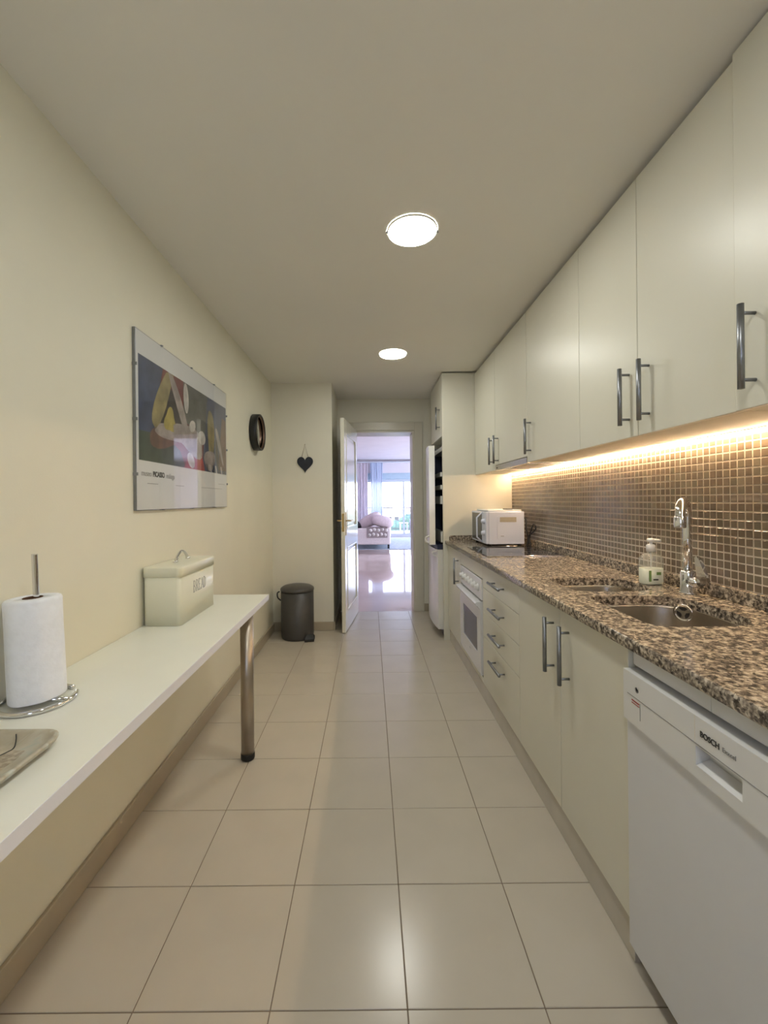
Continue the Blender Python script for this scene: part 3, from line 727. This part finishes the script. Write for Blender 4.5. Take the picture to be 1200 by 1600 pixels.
def curved_door(name, z0, z1, m, bulge, rot=0):
    b = B(); pts = []; n = 14
    y0_, y1_ = fy0-.002, fy1; th = .05
    for k in range(n+1):
        u = k/n; y_ = y0_+(y1_-y0_)*u; pts.append((fx-.008-th-bulge*(1-(2*u-1)**2), y_))
    loop = [(fx-.006, y0_), *pts, (fx-.006, y1_)]
    loop = loop[::-1]
    Rm = Matrix.Rotation(rot, 3, 'Z'); pv = Vector((fx-.01, y1_, 0))
    L3 = [Rm @ (Vector((p[0], p[1], z0))-pv)+pv for p in loop]
    for v in L3: v.z = z0
    b.prism(L3, (0, 0, z1-z0)); return b.link(name, m, fr), Rm, pv
d1, Rm, pv = curved_door('door', .845, 1.738, 'fridge', .022, -math.radians(6.5)); d1['label'] = 'upper door standing ajar'
d2, R2, p2 = curved_door('door', .085, .80, 'fridge', .022, 0)
def tr(p, Rm, pv): v = Vector(p)-Vector((pv.x, pv.y, 0)); q = Rm @ v; return (q.x+pv.x, q.y+pv.y, p[2])
b = B().tube(smooth_arc([tr((fx-.055, fy0+.03, .925), Rm, pv), tr((fx-.09, fy0+.03, .905), Rm, pv), tr((fx-.09, fy0+.03, .875), Rm, pv), tr((fx-.055, fy0+.03, .86), Rm, pv)]), .009, 10); b.link('handle', 'white', d1)
b = B().tube(smooth_arc([(fx-.055, fy0+.04, .79), (fx-.095, fy0+.05, .775), (fx-.09, fy0+.05, .75), (fx-.055, fy0+.04, .735)]), .010, 10); b.link('handle', 'white', d2)
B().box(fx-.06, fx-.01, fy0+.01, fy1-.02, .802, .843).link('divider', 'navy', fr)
B().box(fx+.0, XR-.04, fy0+.02, fy1-.02, .0, .049).link('foot_grille', 'black', fr)
B().box(fx-.05, fx+.02, fy1-.09, fy1-.01, 1.757, 1.775, .003).link('hinge_cover', 'hand', fr)

# ================================================================ ON THE WORKTOP
# microwave
mw = thing('microwave', 'small white microwave standing side-on in the worktop corner', 'microwave', (1.03, 3.44, .887))
mx, my0, my1, mz0, mz1 = .885, 3.225, 3.67, .905, 1.155
B().box(mx+.02, 1.178, my0, my1, mz0, mz1, .006, 2).link('body', 'mwhite', mw)
B().box(mx+.0, mx+.019, my0+.001, my0+.10, mz0+.002, mz1-.002, .003).link('control_panel', 'mwhite', mw)
dd = B().box(mx, mx+.019, my0+.102, my1-.001, mz0+.002, mz1-.002, .003).link('door', 'mwhite', mw)
B().box(mx-.002, mx, my0+.125, my1-.02, mz0+.015, mz1-.015).link('door_glass', 'mglass', dd)
b = B().tube([(mx, my0+.112, mz1-.008), (mx-.042, my0+.112, mz1-.048), (mx-.042, my0+.112, mz0+.048), (mx, my0+.112, mz0+.008)], .0065, 10); b.link('handle', 'mwhite', dd)
for z in (1.08, .99): B().lathe(0, 0, [(.021, 0), (.021, -.004), (.017, -.008), (.015, -.022), (.012, -.024)], 20, 'X', (mx, my0+.05, z)).link('knob', 'mwhite', mw)
# embossed side panel
b = B(); e0, e1, f0, f1 = .97, 1.15, .94, 1.125
lp = [(p[0], my0-.0035, p[1]) for p in rrect(e0, e1, f0, f1, .02)]; b.prism(lp, (0, .0032, 0)); b.link('side_panel', 'mwhite', mw)
B().box(.99, 1.115, my0-.0045, my0-.0037, 1.075, 1.112).link('rating_label', 'skirt', mw)['label'] = 'grey printed rating label'
for k in range(4): B().box(.995, 1.108, my0-.0050, my0-.0046, 1.080+k*.008, 1.082+k*.008).link('print_line', 'plinth', mw)
B().box(.995, 1.02, my0-.0046, my0-.0037, .965, .970).link('badge', 'inkgrey', mw)
for x in (.92, 1.15):
    for y in (my0+.04, my1-.04): B().lathe(x, y, [(.014, .8872), (.014, .905)], 12).link('foot', 'black', mw)
o = B().box(.905, 1.165, my0+.02, my1-.08, 1.1556, 1.168, .004, 2).link('serving_tray', 'posterw'); tag(o, 'thin pale tray lying flat on top of the microwave', 'tray')
o = B().box(1.05, 1.10, my0+.03, my0+.12, 1.1685, 1.176, .003, 2).link('remote_control', 'black'); tag(o, 'small dark object on the tray above the microwave', 'remote')
cb = smooth_arc([(1.18, 3.33, 1.12), (1.205, 3.27, 1.09), (1.20, 3.25, 1.02), (1.21, 3.24, .95), (1.195, 3.22, .90), (1.215, 3.23, .93), (1.215, 3.20, 1.0), (1.225, 3.165, 1.06), (1.235, 3.15, 1.03), (1.22, 3.19, .99), (1.205, 3.22, .96), (1.215, 3.2, .90), (1.195, 3.24, .893)], 8)
o = B().tube(cb, .0055, 8).link('power_cable', 'black'); tag(o, 'black power cable bunched behind the microwave', 'cable')
o = B().box(1.181, 1.200, 3.30, 3.36, .90, 1.085, .006, 2).link('adapter_plug', 'black'); 
tag(o, 'black plug and adapter between microwave and backsplash', 'plug')
# soap dispenser
sx_, sy_ = 1.178, 1.775
sp = thing('soap_dispenser', 'clear pump bottle of white hand soap beside the tap', 'soap dispenser', (sx_, sy_, .887))
def sq_lathe(b, prof, ax1=.046, ax2=.030, n=28, e=.75):
    rings = []
    for s_, z in prof:
        rings.append([b.bm.verts.new((sx_+ax1*s_*math.copysign(abs(math.cos(2*PI*k/n))**e, math.cos(2*PI*k/n)), sy_+ax2*s_*math.copysign(abs(math.sin(2*PI*k/n))**e, math.sin(2*PI*k/n)), z)) for k in range(n)])
    for A, C_ in zip(rings, rings[1:]):
        for i in range(n): f = b.bm.faces.new((A[i], A[(i+1) % n], C_[(i+1) % n], C_[i])); f.smooth = True
    b.bm.faces.new(rings[0][::-1]); b.bm.faces.new(rings[-1])
b = B(); sq_lathe(b, [(.9, .8875), (.98, .892), (1, .90), (1, .985), (.96, .998), (.75, 1.010), (.36, 1.018), (.33, 1.024)]); b.link('bottle', 'bottle', sp)
b = B(); sq_lathe(b, [(.88, .889), (.95, .893), (.97, .90), (.97, .955)]); b.link('soap', 'soap', sp)
b = B().box(sx_-.026, sx_-.018, sy_-.0302, sy_-.0270, .903, .948).box(sx_+.004, sx_+.022, sy_-.0306, sy_-.0280, .930, .942); b.link('label_print', 'green', sp)
B().box(sx_-.010, sx_+.010, sy_-.0312, sy_-.0295, .908, .914).link('label_print', 'ink', sp)
B().lathe(sx_, sy_, [(.002, .90), (.002, 1.02)], 8).link('dip_tube', 'white', sp)
B().lathe(sx_, sy_, [(.017, 1.0245), (.017, 1.050), (.013, 1.054), (.006, 1.055), (.006, 1.066)], 20).link('collar', 'white', sp)
B().lathe(sx_, sy_, [(.013, 1.066), (.015, 1.069), (.015, 1.076), (.012, 1.079)], 20).tube([(sx_, sy_, 1.073), (sx_+.035, sy_-.012, 1.070)], [.008, .005], 10).link('pump_head', 'white', sp)
# tap
fx_, fy_ = 1.200, 1.60
fa = thing('kitchen_tap', 'tall chrome swan-neck mixer tap behind the large sink', 'tap', (fx_, fy_, .887))
B().lathe(fx_, fy_, [(.028, .8873), (.028, .892), (.0235, .894), (.0235, .965), (.021, .972), (.012, .974)], 28).link('body', 'chrome', fa)
dv = Vector((-.70, -.72, 0)).normalized(); pts = [(fx_, fy_, .97), (fx_, fy_, 1.10), (fx_, fy_, 1.175)]
rad = .078; c0 = Vector((fx_, fy_, 1.175))
for k in range(1, 11):
    a = PI*k/10; pts.append(c0+dv*rad*(1-math.cos(a))+Vector((0, 0, .062*math.sin(a))))
e_ = pts[-1]; pts.append(e_+Vector((0, 0, -.012)))
B().tube(pts, .0155, 16).link('spout', 'chrome', fa)
B().lathe(e_.x, e_.y, [(.0175, 1.143), (.0185, 1.146), (.0185, 1.178), (.016, 1.184)], 20).link('aerator', 'chrome', fa)
b = B().tube([(fx_, fy_-.015, .935), (fx_, fy_-.052, .935)], .019, 20); b.link('cartridge', 'chrome', fa)
# paddle lever
b = B(); yl = fy_-.056
pl = [(fx_-.012, yl, .925), (fx_+.014, yl, .925), (fx_+.016, yl-.016, .965), (fx_+.012, yl+.010, 1.022), (fx_+.002, yl+.016, 1.032), (fx_-.008, yl+.010, 1.022), (fx_-.014, yl-.016, .965)]
pl = [(fx_-.006, yl-.022, .925), (fx_-.006, yl-.048, .945), (fx_-.006, yl-.040, .962), (fx_-.006, yl-.008, 1.022), (fx_-.006, yl+.004, 1.034), (fx_-.006, yl+.014, 1.028), (fx_-.006, yl+.012, 1.012), (fx_-.006, yl+.002, .945), (fx_-.006, yl, .925)]
b.prism(pl, (.012, 0, 0)); b.link('lever', 'chrome', fa)

# ================================================================ LEFT WALL: TABLE AND THINGS ON IT
tb = thing('wall_table', 'long narrow white wall table on a steel leg', 'table', (-.75, 1.0, 0))
B().box(XL+.001, -.562, -.3, 2.318, .712, .741, .0008).link('tabletop', 'table', tb)
B().box(-.5615, -.5600, -.3, 2.318, .712, .7405).box(XL+.001, -.5600, 2.3185, 2.320, .712, .7405).link('edge_band', 'tedge', tb)
def tleg(y):
    l = B().lathe(-.606, y, [(.031, .022), (.031, .695)], 32).link('leg', 'leg', tb)
    B().lathe(-.606, y, [(.020, .0005), (.032, .004), (.033, .010), (.033, .030), (.0315, .032)], 32).link('foot_cap', 'rubber', l)['label'] = 'black rubber foot'
    B().lathe(-.606, y, [(.031, .6955), (.036, .699), (.036, .7115)], 32).link('mounting_plate', 'leg', l)
tleg(2.055); tleg(-.2)
# bread bin
bb = thing('bread_bin', 'cream enamel bread bin on the white wall table', 'bread bin', (-.86, 1.93, .741))
bx0, bx1, by0, by1, bz0, bz1 = -.937, -.783, 1.735, 2.115, .7415, .985
b = B(); lp = rrect(bx0, bx1, by0, by1, .018); b.prism([(p[0], p[1], bz0) for p in lp], (0, 0, .212), True); b.link('body', 'cream', bb)
b = B(); L0 = rrect(bx0-.004, bx1+.004, by0-.004, by1+.004, .021)
rings = []
for off, z in ((0, .942), (0, .978), (.0015, .981), (.005, .983), (.03, .985)):
    rings.append([b.bm.verts.new((p[0], p[1], z)) for p in rrect(bx0-.004+off, bx1+.004-off, by0-.004+off, by1+.004-off, max(.021-off*.3, .006))])
for A, C_ in zip(rings, rings[1:]):
    n = len(A)
    for i in range(n): f = b.bm.faces.new((A[i], A[(i+1) % n], C_[(i+1) % n], C_[i])); f.smooth = True
b.bm.faces.new(rings[-1]); b.bm.faces.new(rings[0][::-1]); b.link('lid', 'cream', bb)
hp = smooth_arc([(-.86, 1.868, .992), (-.86, 1.882, 1.010), (-.86, 1.925, 1.031), (-.86, 1.968, 1.010), (-.86, 1.982, .992)], 6)
B().tube(hp, .0055, 10, flat=(.6, 1.3)).lathe(-.86, 1.862, [(.012, .9865), (.010, .993), (.004, .994)], 14).lathe(-.86, 1.988, [(.012, .9865), (.010, .993), (.004, .994)], 14).link('handle', 'chrome', bb)
# BREAD lettering, thin serif strokes on the long side
def stroke(b, pts, w_=.0022):
    for (a0, a1), (c0, c1) in zip(pts, pts[1:]):
        d_ = Vector((c0-a0, c1-a1)); L_ = d_.length; n_ = Vector((-d_.y, d_.x))/L_*w_/2
        q = [(a0+n_.x, a1+n_.y), (c0+n_.x, c1+n_.y), (c0-n_.x, c1-n_.y), (a0-n_.x, a1-n_.y)]
        b.prism([(bx1+.0002, p[0], p[1]) for p in q], (.0006, 0, 0))
b = B(); H = .050; wd = .020; step = .0285; ly = 1.868; lz = .852
def arc(cx, cz, rx, rz, a0, a1, n=8): return [(cx+rx*math.cos(a0+(a1-a0)*k/n), cz+rz*math.sin(a0+(a1-a0)*k/n)) for k in range(n+1)]
def ser(x, z, s_=.004): stroke(b, [(x-s_, z), (x+s_, z)], .0014)
for i, ch in enumerate('BREAD'):
    x = ly+i*step
    if ch in 'BRED': stroke(b, [(x, lz), (x, lz+H)], .003); ser(x, lz); ser(x, lz+H)
    if ch == 'B': stroke(b, [(x, lz+H)]+arc(x+.004, lz+H*.76, .011, H*.24, PI/2, -PI/2)+[(x, lz+H*.52)]); stroke(b, [(x, lz+H*.52)]+arc(x+.004, lz+H*.26, .013, H*.26, PI/2, -PI/2)+[(x, lz)])
    if ch == 'R': stroke(b, [(x, lz+H)]+arc(x+.004, lz+H*.75, .012, H*.25, PI/2, -PI/2)+[(x, lz+H*.5)]); stroke(b, [(x+.006, lz+H*.5), (x+.018, lz)]); ser(x+.018, lz, .003)
    if ch == 'E':
        for q, l_ in ((0, .017), (.5, .012), (1, .016)): stroke(b, [(x, lz+H*q), (x+l_, lz+H*q)], .0018)
        stroke(b, [(x+.017, lz), (x+.017, lz+.008)], .0014); stroke(b, [(x+.016, lz+H), (x+.016, lz+H-.008)], .0014)
    if ch == 'A': stroke(b, [(x-.002, lz), (x+.008, lz+H)], .0016); stroke(b, [(x+.008, lz+H), (x+.019, lz)], .003); stroke(b, [(x+.002, lz+H*.35), (x+.015, lz+H*.35)], .0016); ser(x-.002, lz, .003); ser(x+.019, lz, .003)
    if ch == 'D': stroke(b, [(x, lz+H)]+arc(x+.004, lz+H*.5, .015, H*.5, PI/2, -PI/2, 12)+[(x, lz)])
b.link('lettering', 'inkgrey', bb)
# paper towel holder + roll
px_, py_ = -.858, 1.085
ph = thing('paper_towel_holder', 'chrome wire paper towel holder on the white wall table', 'holder', (px_, py_, .741))
ring = [(px_+.082*math.cos(a), py_+.082*math.sin(a), .7475) for a in [math.radians(-175+k*10) for k in range(0, 22)]]
ring2 = [(px_+.082*math.cos(a), py_+.082*math.sin(a), .7475) for a in [math.radians(60+k*8) for k in range(0, 16)]]
B().tube(ring, .0058, 10).tube(ring2, .0058, 10).tube([(px_-.078, py_, .7475), (px_+.078, py_, .7475)], .005, 10).link('base_ring', 'chrome', ph)
B().tube(smooth_arc([(px_+.006, py_, .748), (px_+.002, py_, .90), (px_-.002, py_, 1.02), (px_-.005, py_, 1.112), (px_-.0052, py_, 1.119)], 5), [.007]*20+[.004], 12).link('post', 'chrome', ph)
tilt = Matrix.Rotation(math.radians(-2.4), 3, 'Y')
def tiltb(b, piv):
    for v in b.bm.verts: v.co = tilt @ (v.co-Vector(piv))+Vector(piv)
    return b
pr_ = thing('paper_towel_roll', 'white paper towel roll standing on the chrome holder', 'paper towel', (px_, py_, .756))
b = B()
def rollr(a): return .0615+.0012*math.sin(3*a)+.001*math.sin(7*a+1)
rings = []; n = 40
for rad_, z in ((.022, .757), (1, .757), (1.0, .760), (1.0, .85), (.99, .93), (1.0, 1.002), (.96, 1.008), (.90, 1.010), (.022, 1.009)):
    rings.append([b.bm.verts.new((px_+(rad_ if rad_ < .5 else rollr(2*PI*k/n)*rad_)*math.cos(2*PI*k/n), py_+(rad_ if rad_ < .5 else rollr(2*PI*k/n)*rad_)*math.sin(2*PI*k/n), z)) for k in range(n)])
rings.append(rings[0])
for A, C_ in zip(rings, rings[1:]):
    for i in range(n): f = b.bm.faces.new((A[i], A[(i+1) % n], C_[(i+1) % n], C_[i])); f.smooth = True
tiltb(b, (px_, py_, .757)); b.link('paper', 'paper', pr_)
b = B().lathe(px_, py_, [(.0215, .758), (.0215, 1.0105)], 28, cap=False).lathe(px_, py_, [(.0205, 1.0105), (.0205, .758)], 28, cap=False); tiltb(b, (px_, py_, .757)); b.link('core', 'card', pr_)
# serving tray with leaf print
ty = thing('tray', 'pale stone-look tray with green leaf print at the table front', 'tray', (-.80, .66, .741))
tx0, tx1, t0, t1 = -.935, -.655, .44, .912
b = B(); rings = []
for off, z in ((.024, .7412), (.006, .752), (0, .7605), (-.001, .7635), (.004, .765), (.012, .7615), (.026, .7465), (.05, .7445)):
    rings.append([b.bm.verts.new((p[0], p[1], z)) for p in rrect(tx0+off, tx1-off, t0+off, t1-off, .045-min(off, .03))])
for A, C_ in zip(rings, rings[1:]):
    n = len(A)
    for i in range(n): f = b.bm.faces.new((A[i], A[(i+1) % n], C_[(i+1) % n], C_[i])); f.smooth = True
b.bm.faces.new(rings[-1]); b.bm.faces.new(rings[0][::-1])
def tray_mat():
    m = bpy.data.materials.new('tray_print'); m.use_nodes = True; N = m.node_tree.nodes; L = m.node_tree.links; bs = N['Principled BSDF']
    t = N.new('ShaderNodeTexCoord'); n1 = N.new('ShaderNodeTexNoise'); n1.inputs['Scale'].default_value = 9; n1.inputs['Detail'].default_value = 6; n1.inputs['Distortion'].default_value = 1.2
    L.new(t.outputs['Object'], n1.inputs['Vector']); r = N.new('ShaderNodeValToRGB'); e = r.color_ramp.elements
    e[0].position = .30; e[0].color = (.36, .42, .36, 1); e[1].position = .72; e[1].color = (.60, .64, .60, 1)
    for p, c in ((.42, (.50, .46, .36, 1)), (.5, (.42, .37, .27, 1)), (.58, (.55, .57, .50, 1))): q = e.new(p); q.color = c
    L.new(n1.outputs[0], r.inputs[0]); L.new(r.outputs[0], bs.inputs['Base Color']); bs.inputs['Roughness'].default_value = .3; return m
M['tray'] = tray_mat(); b.link('dish', 'tray', ty)
b = B(); 
for (cx, cy, a, L_) in ((-.83, .80, 40, .07), (-.86, .85, 80, .05), (-.80, .72, 20, .08), (-.84, .66, 60, .07), (-.778, .868, 75, .026), (-.765, .835, 110, .03)):
    ca, sa = math.cos(math.radians(a)), math.sin(math.radians(a)); pts = []
    for k in range(14):
        t_ = k/14*2*PI; u, v = L_*math.cos(t_), .28*L_*math.sin(t_)*(1-.5*math.cos(t_)); pts.append((cx+u*ca-v*sa, cy+u*sa+v*ca, .7447))
    b.prism(pts, (0, 0, .0003))
b.link('leaf_print', 'green', ty)
M['sand'] = mat('tray_sand_print', (.36, .29, .20), .35, var=.35, scale=70, col2=(.52, .45, .33))
b = B().prism([(-.738, .870, .74465), (-.712, .868, .74465), (-.706, .84, .74465), (-.706, .60, .74465), (-.72, .52, .74465), (-.80, .52, .74465), (-.785, .62, .74465), (-.79, .76, .74465), (-.770, .82, .74465), (-.748, .855, .74465)], (0, 0, .0002)); b.link('sand_print', 'sand', ty)
B().tube(smooth_arc([(-.757, .898, .7606), (-.748, .887, .7545), (-.741, .873, .7463), (-.744, .858, .7450), (-.762, .82, .7448), (-.79, .76, .7448)], 6), .0013, 6).link('stem_print', 'ink', ty)

# ---- poster
po = thing('framed_poster', 'wide glazed museum poster with abstract colour print on the left wall', 'poster', (XL, 2.22, 1.217))
Y0, Y1, Z0, Z1 = 1.687, 2.752, 1.218, 1.955
B().box(XL+.001, XL+.012, Y0, Y1, Z0, Z1).link('backing', 'hand', po)
B().box(XL+.0121, XL+.0130, Y0+.004, Y1-.003, Z0+.003, Z1-.003).link('sheet', 'posterw', po)
B().box(XL+.0155, XL+.0180, Y0, Y1, Z0, Z1, .0004).link('glass', 'posterglass', po)
b = B()
for q in (.2, .5, .8):
    for z_, s_ in ((Z0, -1), (Z1, 1)): b.box(XL+.0005, XL+.020, Y0+(Y1-Y0)*q-.006, Y0+(Y1-Y0)*q+.006, z_-.002, z_+.002)
    for y_ in (Y0, Y1): b.box(XL+.0005, XL+.020, y_-.002, y_+.002, Z0+(Z1-Z0)*q-.006, Z0+(Z1-Z0)*q+.006)
b.link('clip', 'hand', po)
A0, A1, A2, A3 = 1.707, 2.744, 1.425, 1.857
cols = {'p_blue': (.055, .075, .14), 'p_red': (.17, .035, .03), 'p_grey': (.11, .11, .095), 'p_green': (.055, .075, .05), 'p_flesh': (.36, .31, .28), 'p_olive': (.30, .25, .11), 'p_yellow': (.42, .34, .08), 'p_dark': (.05, .04, .035), 'p_brown': (.17, .09, .06), 'p_blue2': (.06, .075, .14), 'p_pale': (.55, .52, .48), 'p_redb': (.33, .04, .04)}
for k_, c_ in cols.items(): M[k_] = mat(k_, c_, .6, var=.25, scale=14, vec='Object')
art = B(); lay = [0]
def blob(m, pts):
    lay[0] += 1; art.use(m); x = XL+.01305+lay[0]*.00006
    P2 = [(A0+(A1-A0)*u, A2+(A3-A2)*v) for u, v in pts]
    art.poly([(x, p[0], p[1]) for p in P2])
def ellp(cu, cv, ru, rv, a=0, n=22, wob=.0):
    ca, sa = math.cos(math.radians(a)), math.sin(math.radians(a)); out = []
    for k in range(n):
        t_ = 2*PI*k/n; w_ = 1+wob*math.sin(3*t_+cu*9); p, q = ru*math.cos(t_)*w_, rv*math.sin(t_)*w_
        u, v = cu+(p*ca-q*sa), cv+(p*sa+q*ca)*2.2
        out.append((min(max(u, .001), .999), min(max(v, .001), .999)))
    return out
blob('p_blue', [(0, 0), (1, 0), (1, 1), (0, 1)])
blob('p_red', [(.16, .02), (.62, .02), (.66, .5), (.55, .65), (.42, 1), (.2, 1), (.14, .6)])
blob('p_grey', [(.40, .55), (.66, .42), (.70, 1), (.40, 1)])
blob('p_blue2', [(.68, .4), (1, .3), (1, 1), (.70, 1)]); blob('p_brown', [(.86, .05), (1, .05), (1, .8), (.93, .82)])
blob('p_green', [(0, 0), (.42, 0), (.36, .18), (.22, .30), (0, .28)]); blob('p_redb', [(.40, 0), (.66, 0), (.62, .2), (.50, .3)])
blob('p_dark', ellp(.27, .52, .10, .13, 0, wob=.15)); blob('p_pale', ellp(.43, .82, .028, .08, 4))
blob('p_olive', ellp(.20, .72, .20, .045, 62, wob=.1)); blob('p_flesh', ellp(.36, .68, .20, .032, -58, wob=.1))
blob('p_brown', ellp(.20, .27, .13, .05, 8, wob=.1)); blob('p_flesh', ellp(.26, .34, .14, .035, -3, wob=.15)); blob('p_yellow', ellp(.26, .48, .05, .06, -20, wob=.2))
blob('p_flesh', ellp(.48, .34, .17, .075, -14, wob=.15)); blob('p_olive', ellp(.75, .50, .05, .16, 2, wob=.08)); blob('p_pale', ellp(.62, .42, .05, .04, 0))
blob('p_flesh', ellp(.73, .16, .08, .06, 10, wob=.1)); blob('p_flesh', ellp(.88, .40, .13, .022, -62, wob=.1)); blob('p_pale', ellp(.48, .10, .05, .035, -40))
blob('p_dark', ellp(.84, .28, .02, .09, 10)); blob('p_pale', ellp(.50, .52, .04, .03, 30))
for k in range(7): blob('p_pale' if k % 2 else 'p_dark', [(.70+.042*k, 0), (.715+.042*k, 0), (.69+.044*k, .10), (.675+.044*k, .10)])
art.link('print', None, po)['label'] = 'abstract print in blue, red, olive and pale pink'
tx = XL+.0133
text_mesh('lettering', 'museo', .034, (tx, 1.765, 1.372), (0, 1, 0), (0, 0, 1), 'inkgrey', po, .9)
text_mesh('lettering', 'PICASSO', .031, (tx, 1.868, 1.372), (0, 1, 0), (0, 0, 1), 'ink', po, .86, bold=.0012)
text_mesh('lettering', 'málaga', .034, (tx, 1.976, 1.371), (0, 1, 0), (0, 0, 1), 'inkgrey', po, .9)
b = B()
for a_, c_, z_ in ((1.77, 1.86, 1.330), (2.03, 2.12, 1.330), (2.34, 2.66, 1.330), (2.60, 2.71, 1.360)): b.box(tx-.0001, tx+.0002, a_, c_, z_, z_+.0022)
b.link('text_line', 'inkgrey', po)
# ---- round mirror
rm = thing('round_mirror', 'small round mirror in a deep black frame on the left wall', 'mirror', (XL, 3.46, 1.67))
mc = (XL+.001, 3.46, 1.815); mr = .148
B().lathe(0, 0, [(mr-.004, 0), (mr, .002), (mr, .058), (mr-.003, .060), (mr-.012, .060), (mr-.014, .056), (mr-.014, .05)], 48, 'X', mc, cap=False).lathe(0, 0, [(mr-.004, 0), (.001, 0)], 48, 'X', mc, cap=False).link('frame', 'black', rm)
B().lathe(0, 0, [(mr-.0145, .054), (mr-.021, .042)], 48, 'X', mc, cap=False).link('inner_bezel', 'bronze', rm)
B().lathe(0, 0, [(mr-.0152, .036), (mr-.0152, .0415)], 48, 'X', mc).link('mirror_glass', 'mirror', rm)
# ---- slate heart
hh = thing('heart_plaque', 'dark slate heart hanging by a string beside the open door', 'wall ornament', (-.622, 4.08, 1.53))
pts = []
for k in range(48):
    t_ = 2*PI*k/48; x = 16*math.sin(t_)**3; z = 13*math.cos(t_)-5*math.cos(2*t_)-2*math.cos(3*t_)-math.cos(4*t_)
    pts.append((-.622+x*.0048, 4.078, 1.612+z*.0054))
B().prism(pts, (0, -.007, 0)).link('heart', 'slate', hh)
B().tube([(-.652, 4.070, 1.675), (-.6225, 4.075, 1.798), (-.592, 4.070, 1.675)], .0016, 6).link('string', 'string', hh)
B().lathe(0, 0, [(.003, 0), (.003, -.010)], 10, 'Y', (-.6225, 4.08, 1.797)).link('nail', 'brass', hh)
# ---- pedal bin
pb = thing('pedal_bin', 'dark grey pedal bin on the floor in the far left corner', 'bin', (-.678, 3.895, 0))
cx, cy = -.678, 3.895
B().lathe(cx, cy, [(.138, .0005), (.146, .008), (.149, .03), (.149, .425)], 48).link('body', 'bin', pb)
B().lathe(cx, cy, [(.146, .4255), (.146, .432)], 48).link('rim', 'black', pb)
B().lathe(cx, cy, [(.152, .4325), (.153, .436), (.153, .450), (.148, .458), (.125, .472), (.08, .482), (.03, .487), (0.0, .4875)], 48).link('lid', 'binlid', pb)
B().prism([(cx+.09, cy-.17, .004), (cx+.17, cy-.15, .004), (cx+.175, cy-.13, .03), (cx+.16, cy-.10, .035), (cx+.10, cy-.125, .035)], (0, -.0, .022)).link('pedal', 'black', pb)
B().tube(smooth_arc([(cx-.14, cy-.06, .35), (cx-.165, cy-.07, .38), (cx-.168, cy-.07, .42), (cx-.15, cy-.06, .432)], 6), .006, 8).link('handle', 'black', pb)
# ---- ceiling downlights
def downlight(y, label):
    t = thing('ceiling_light', label, 'ceiling light', (.190, y, ZC-.016), 'round ceiling lights')
    B().lathe(.190, y, [(.106, ZC-.0005), (.106, ZC-.004), (.1035, ZC-.0075), (.101, ZC-.0078)], 48, cap=False).link('rim', 'render', t)
    B().lathe(.190, y, [(.0, ZC-.0085), (.060, ZC-.0083), (.101, ZC-.0080)], 48, cap=False).link('diffuser', 'lamp', t)
    b = B()
    for s_ in (-1, 1): b.box(.190+s_*.107-.004, .190+s_*.107+.004, y-.004, y+.004, ZC-.010, ZC-.004)
    b.link('clip', 'hand', t)
downlight(1.785, 'lit round ceiling light nearest the camera')
downlight(3.290, 'lit round ceiling light nearer the doorway')
downlight(.28, 'added round ceiling light, out of view over the near end of the kitchen')  # extra lamp outside the view, added for the kitchen's light level
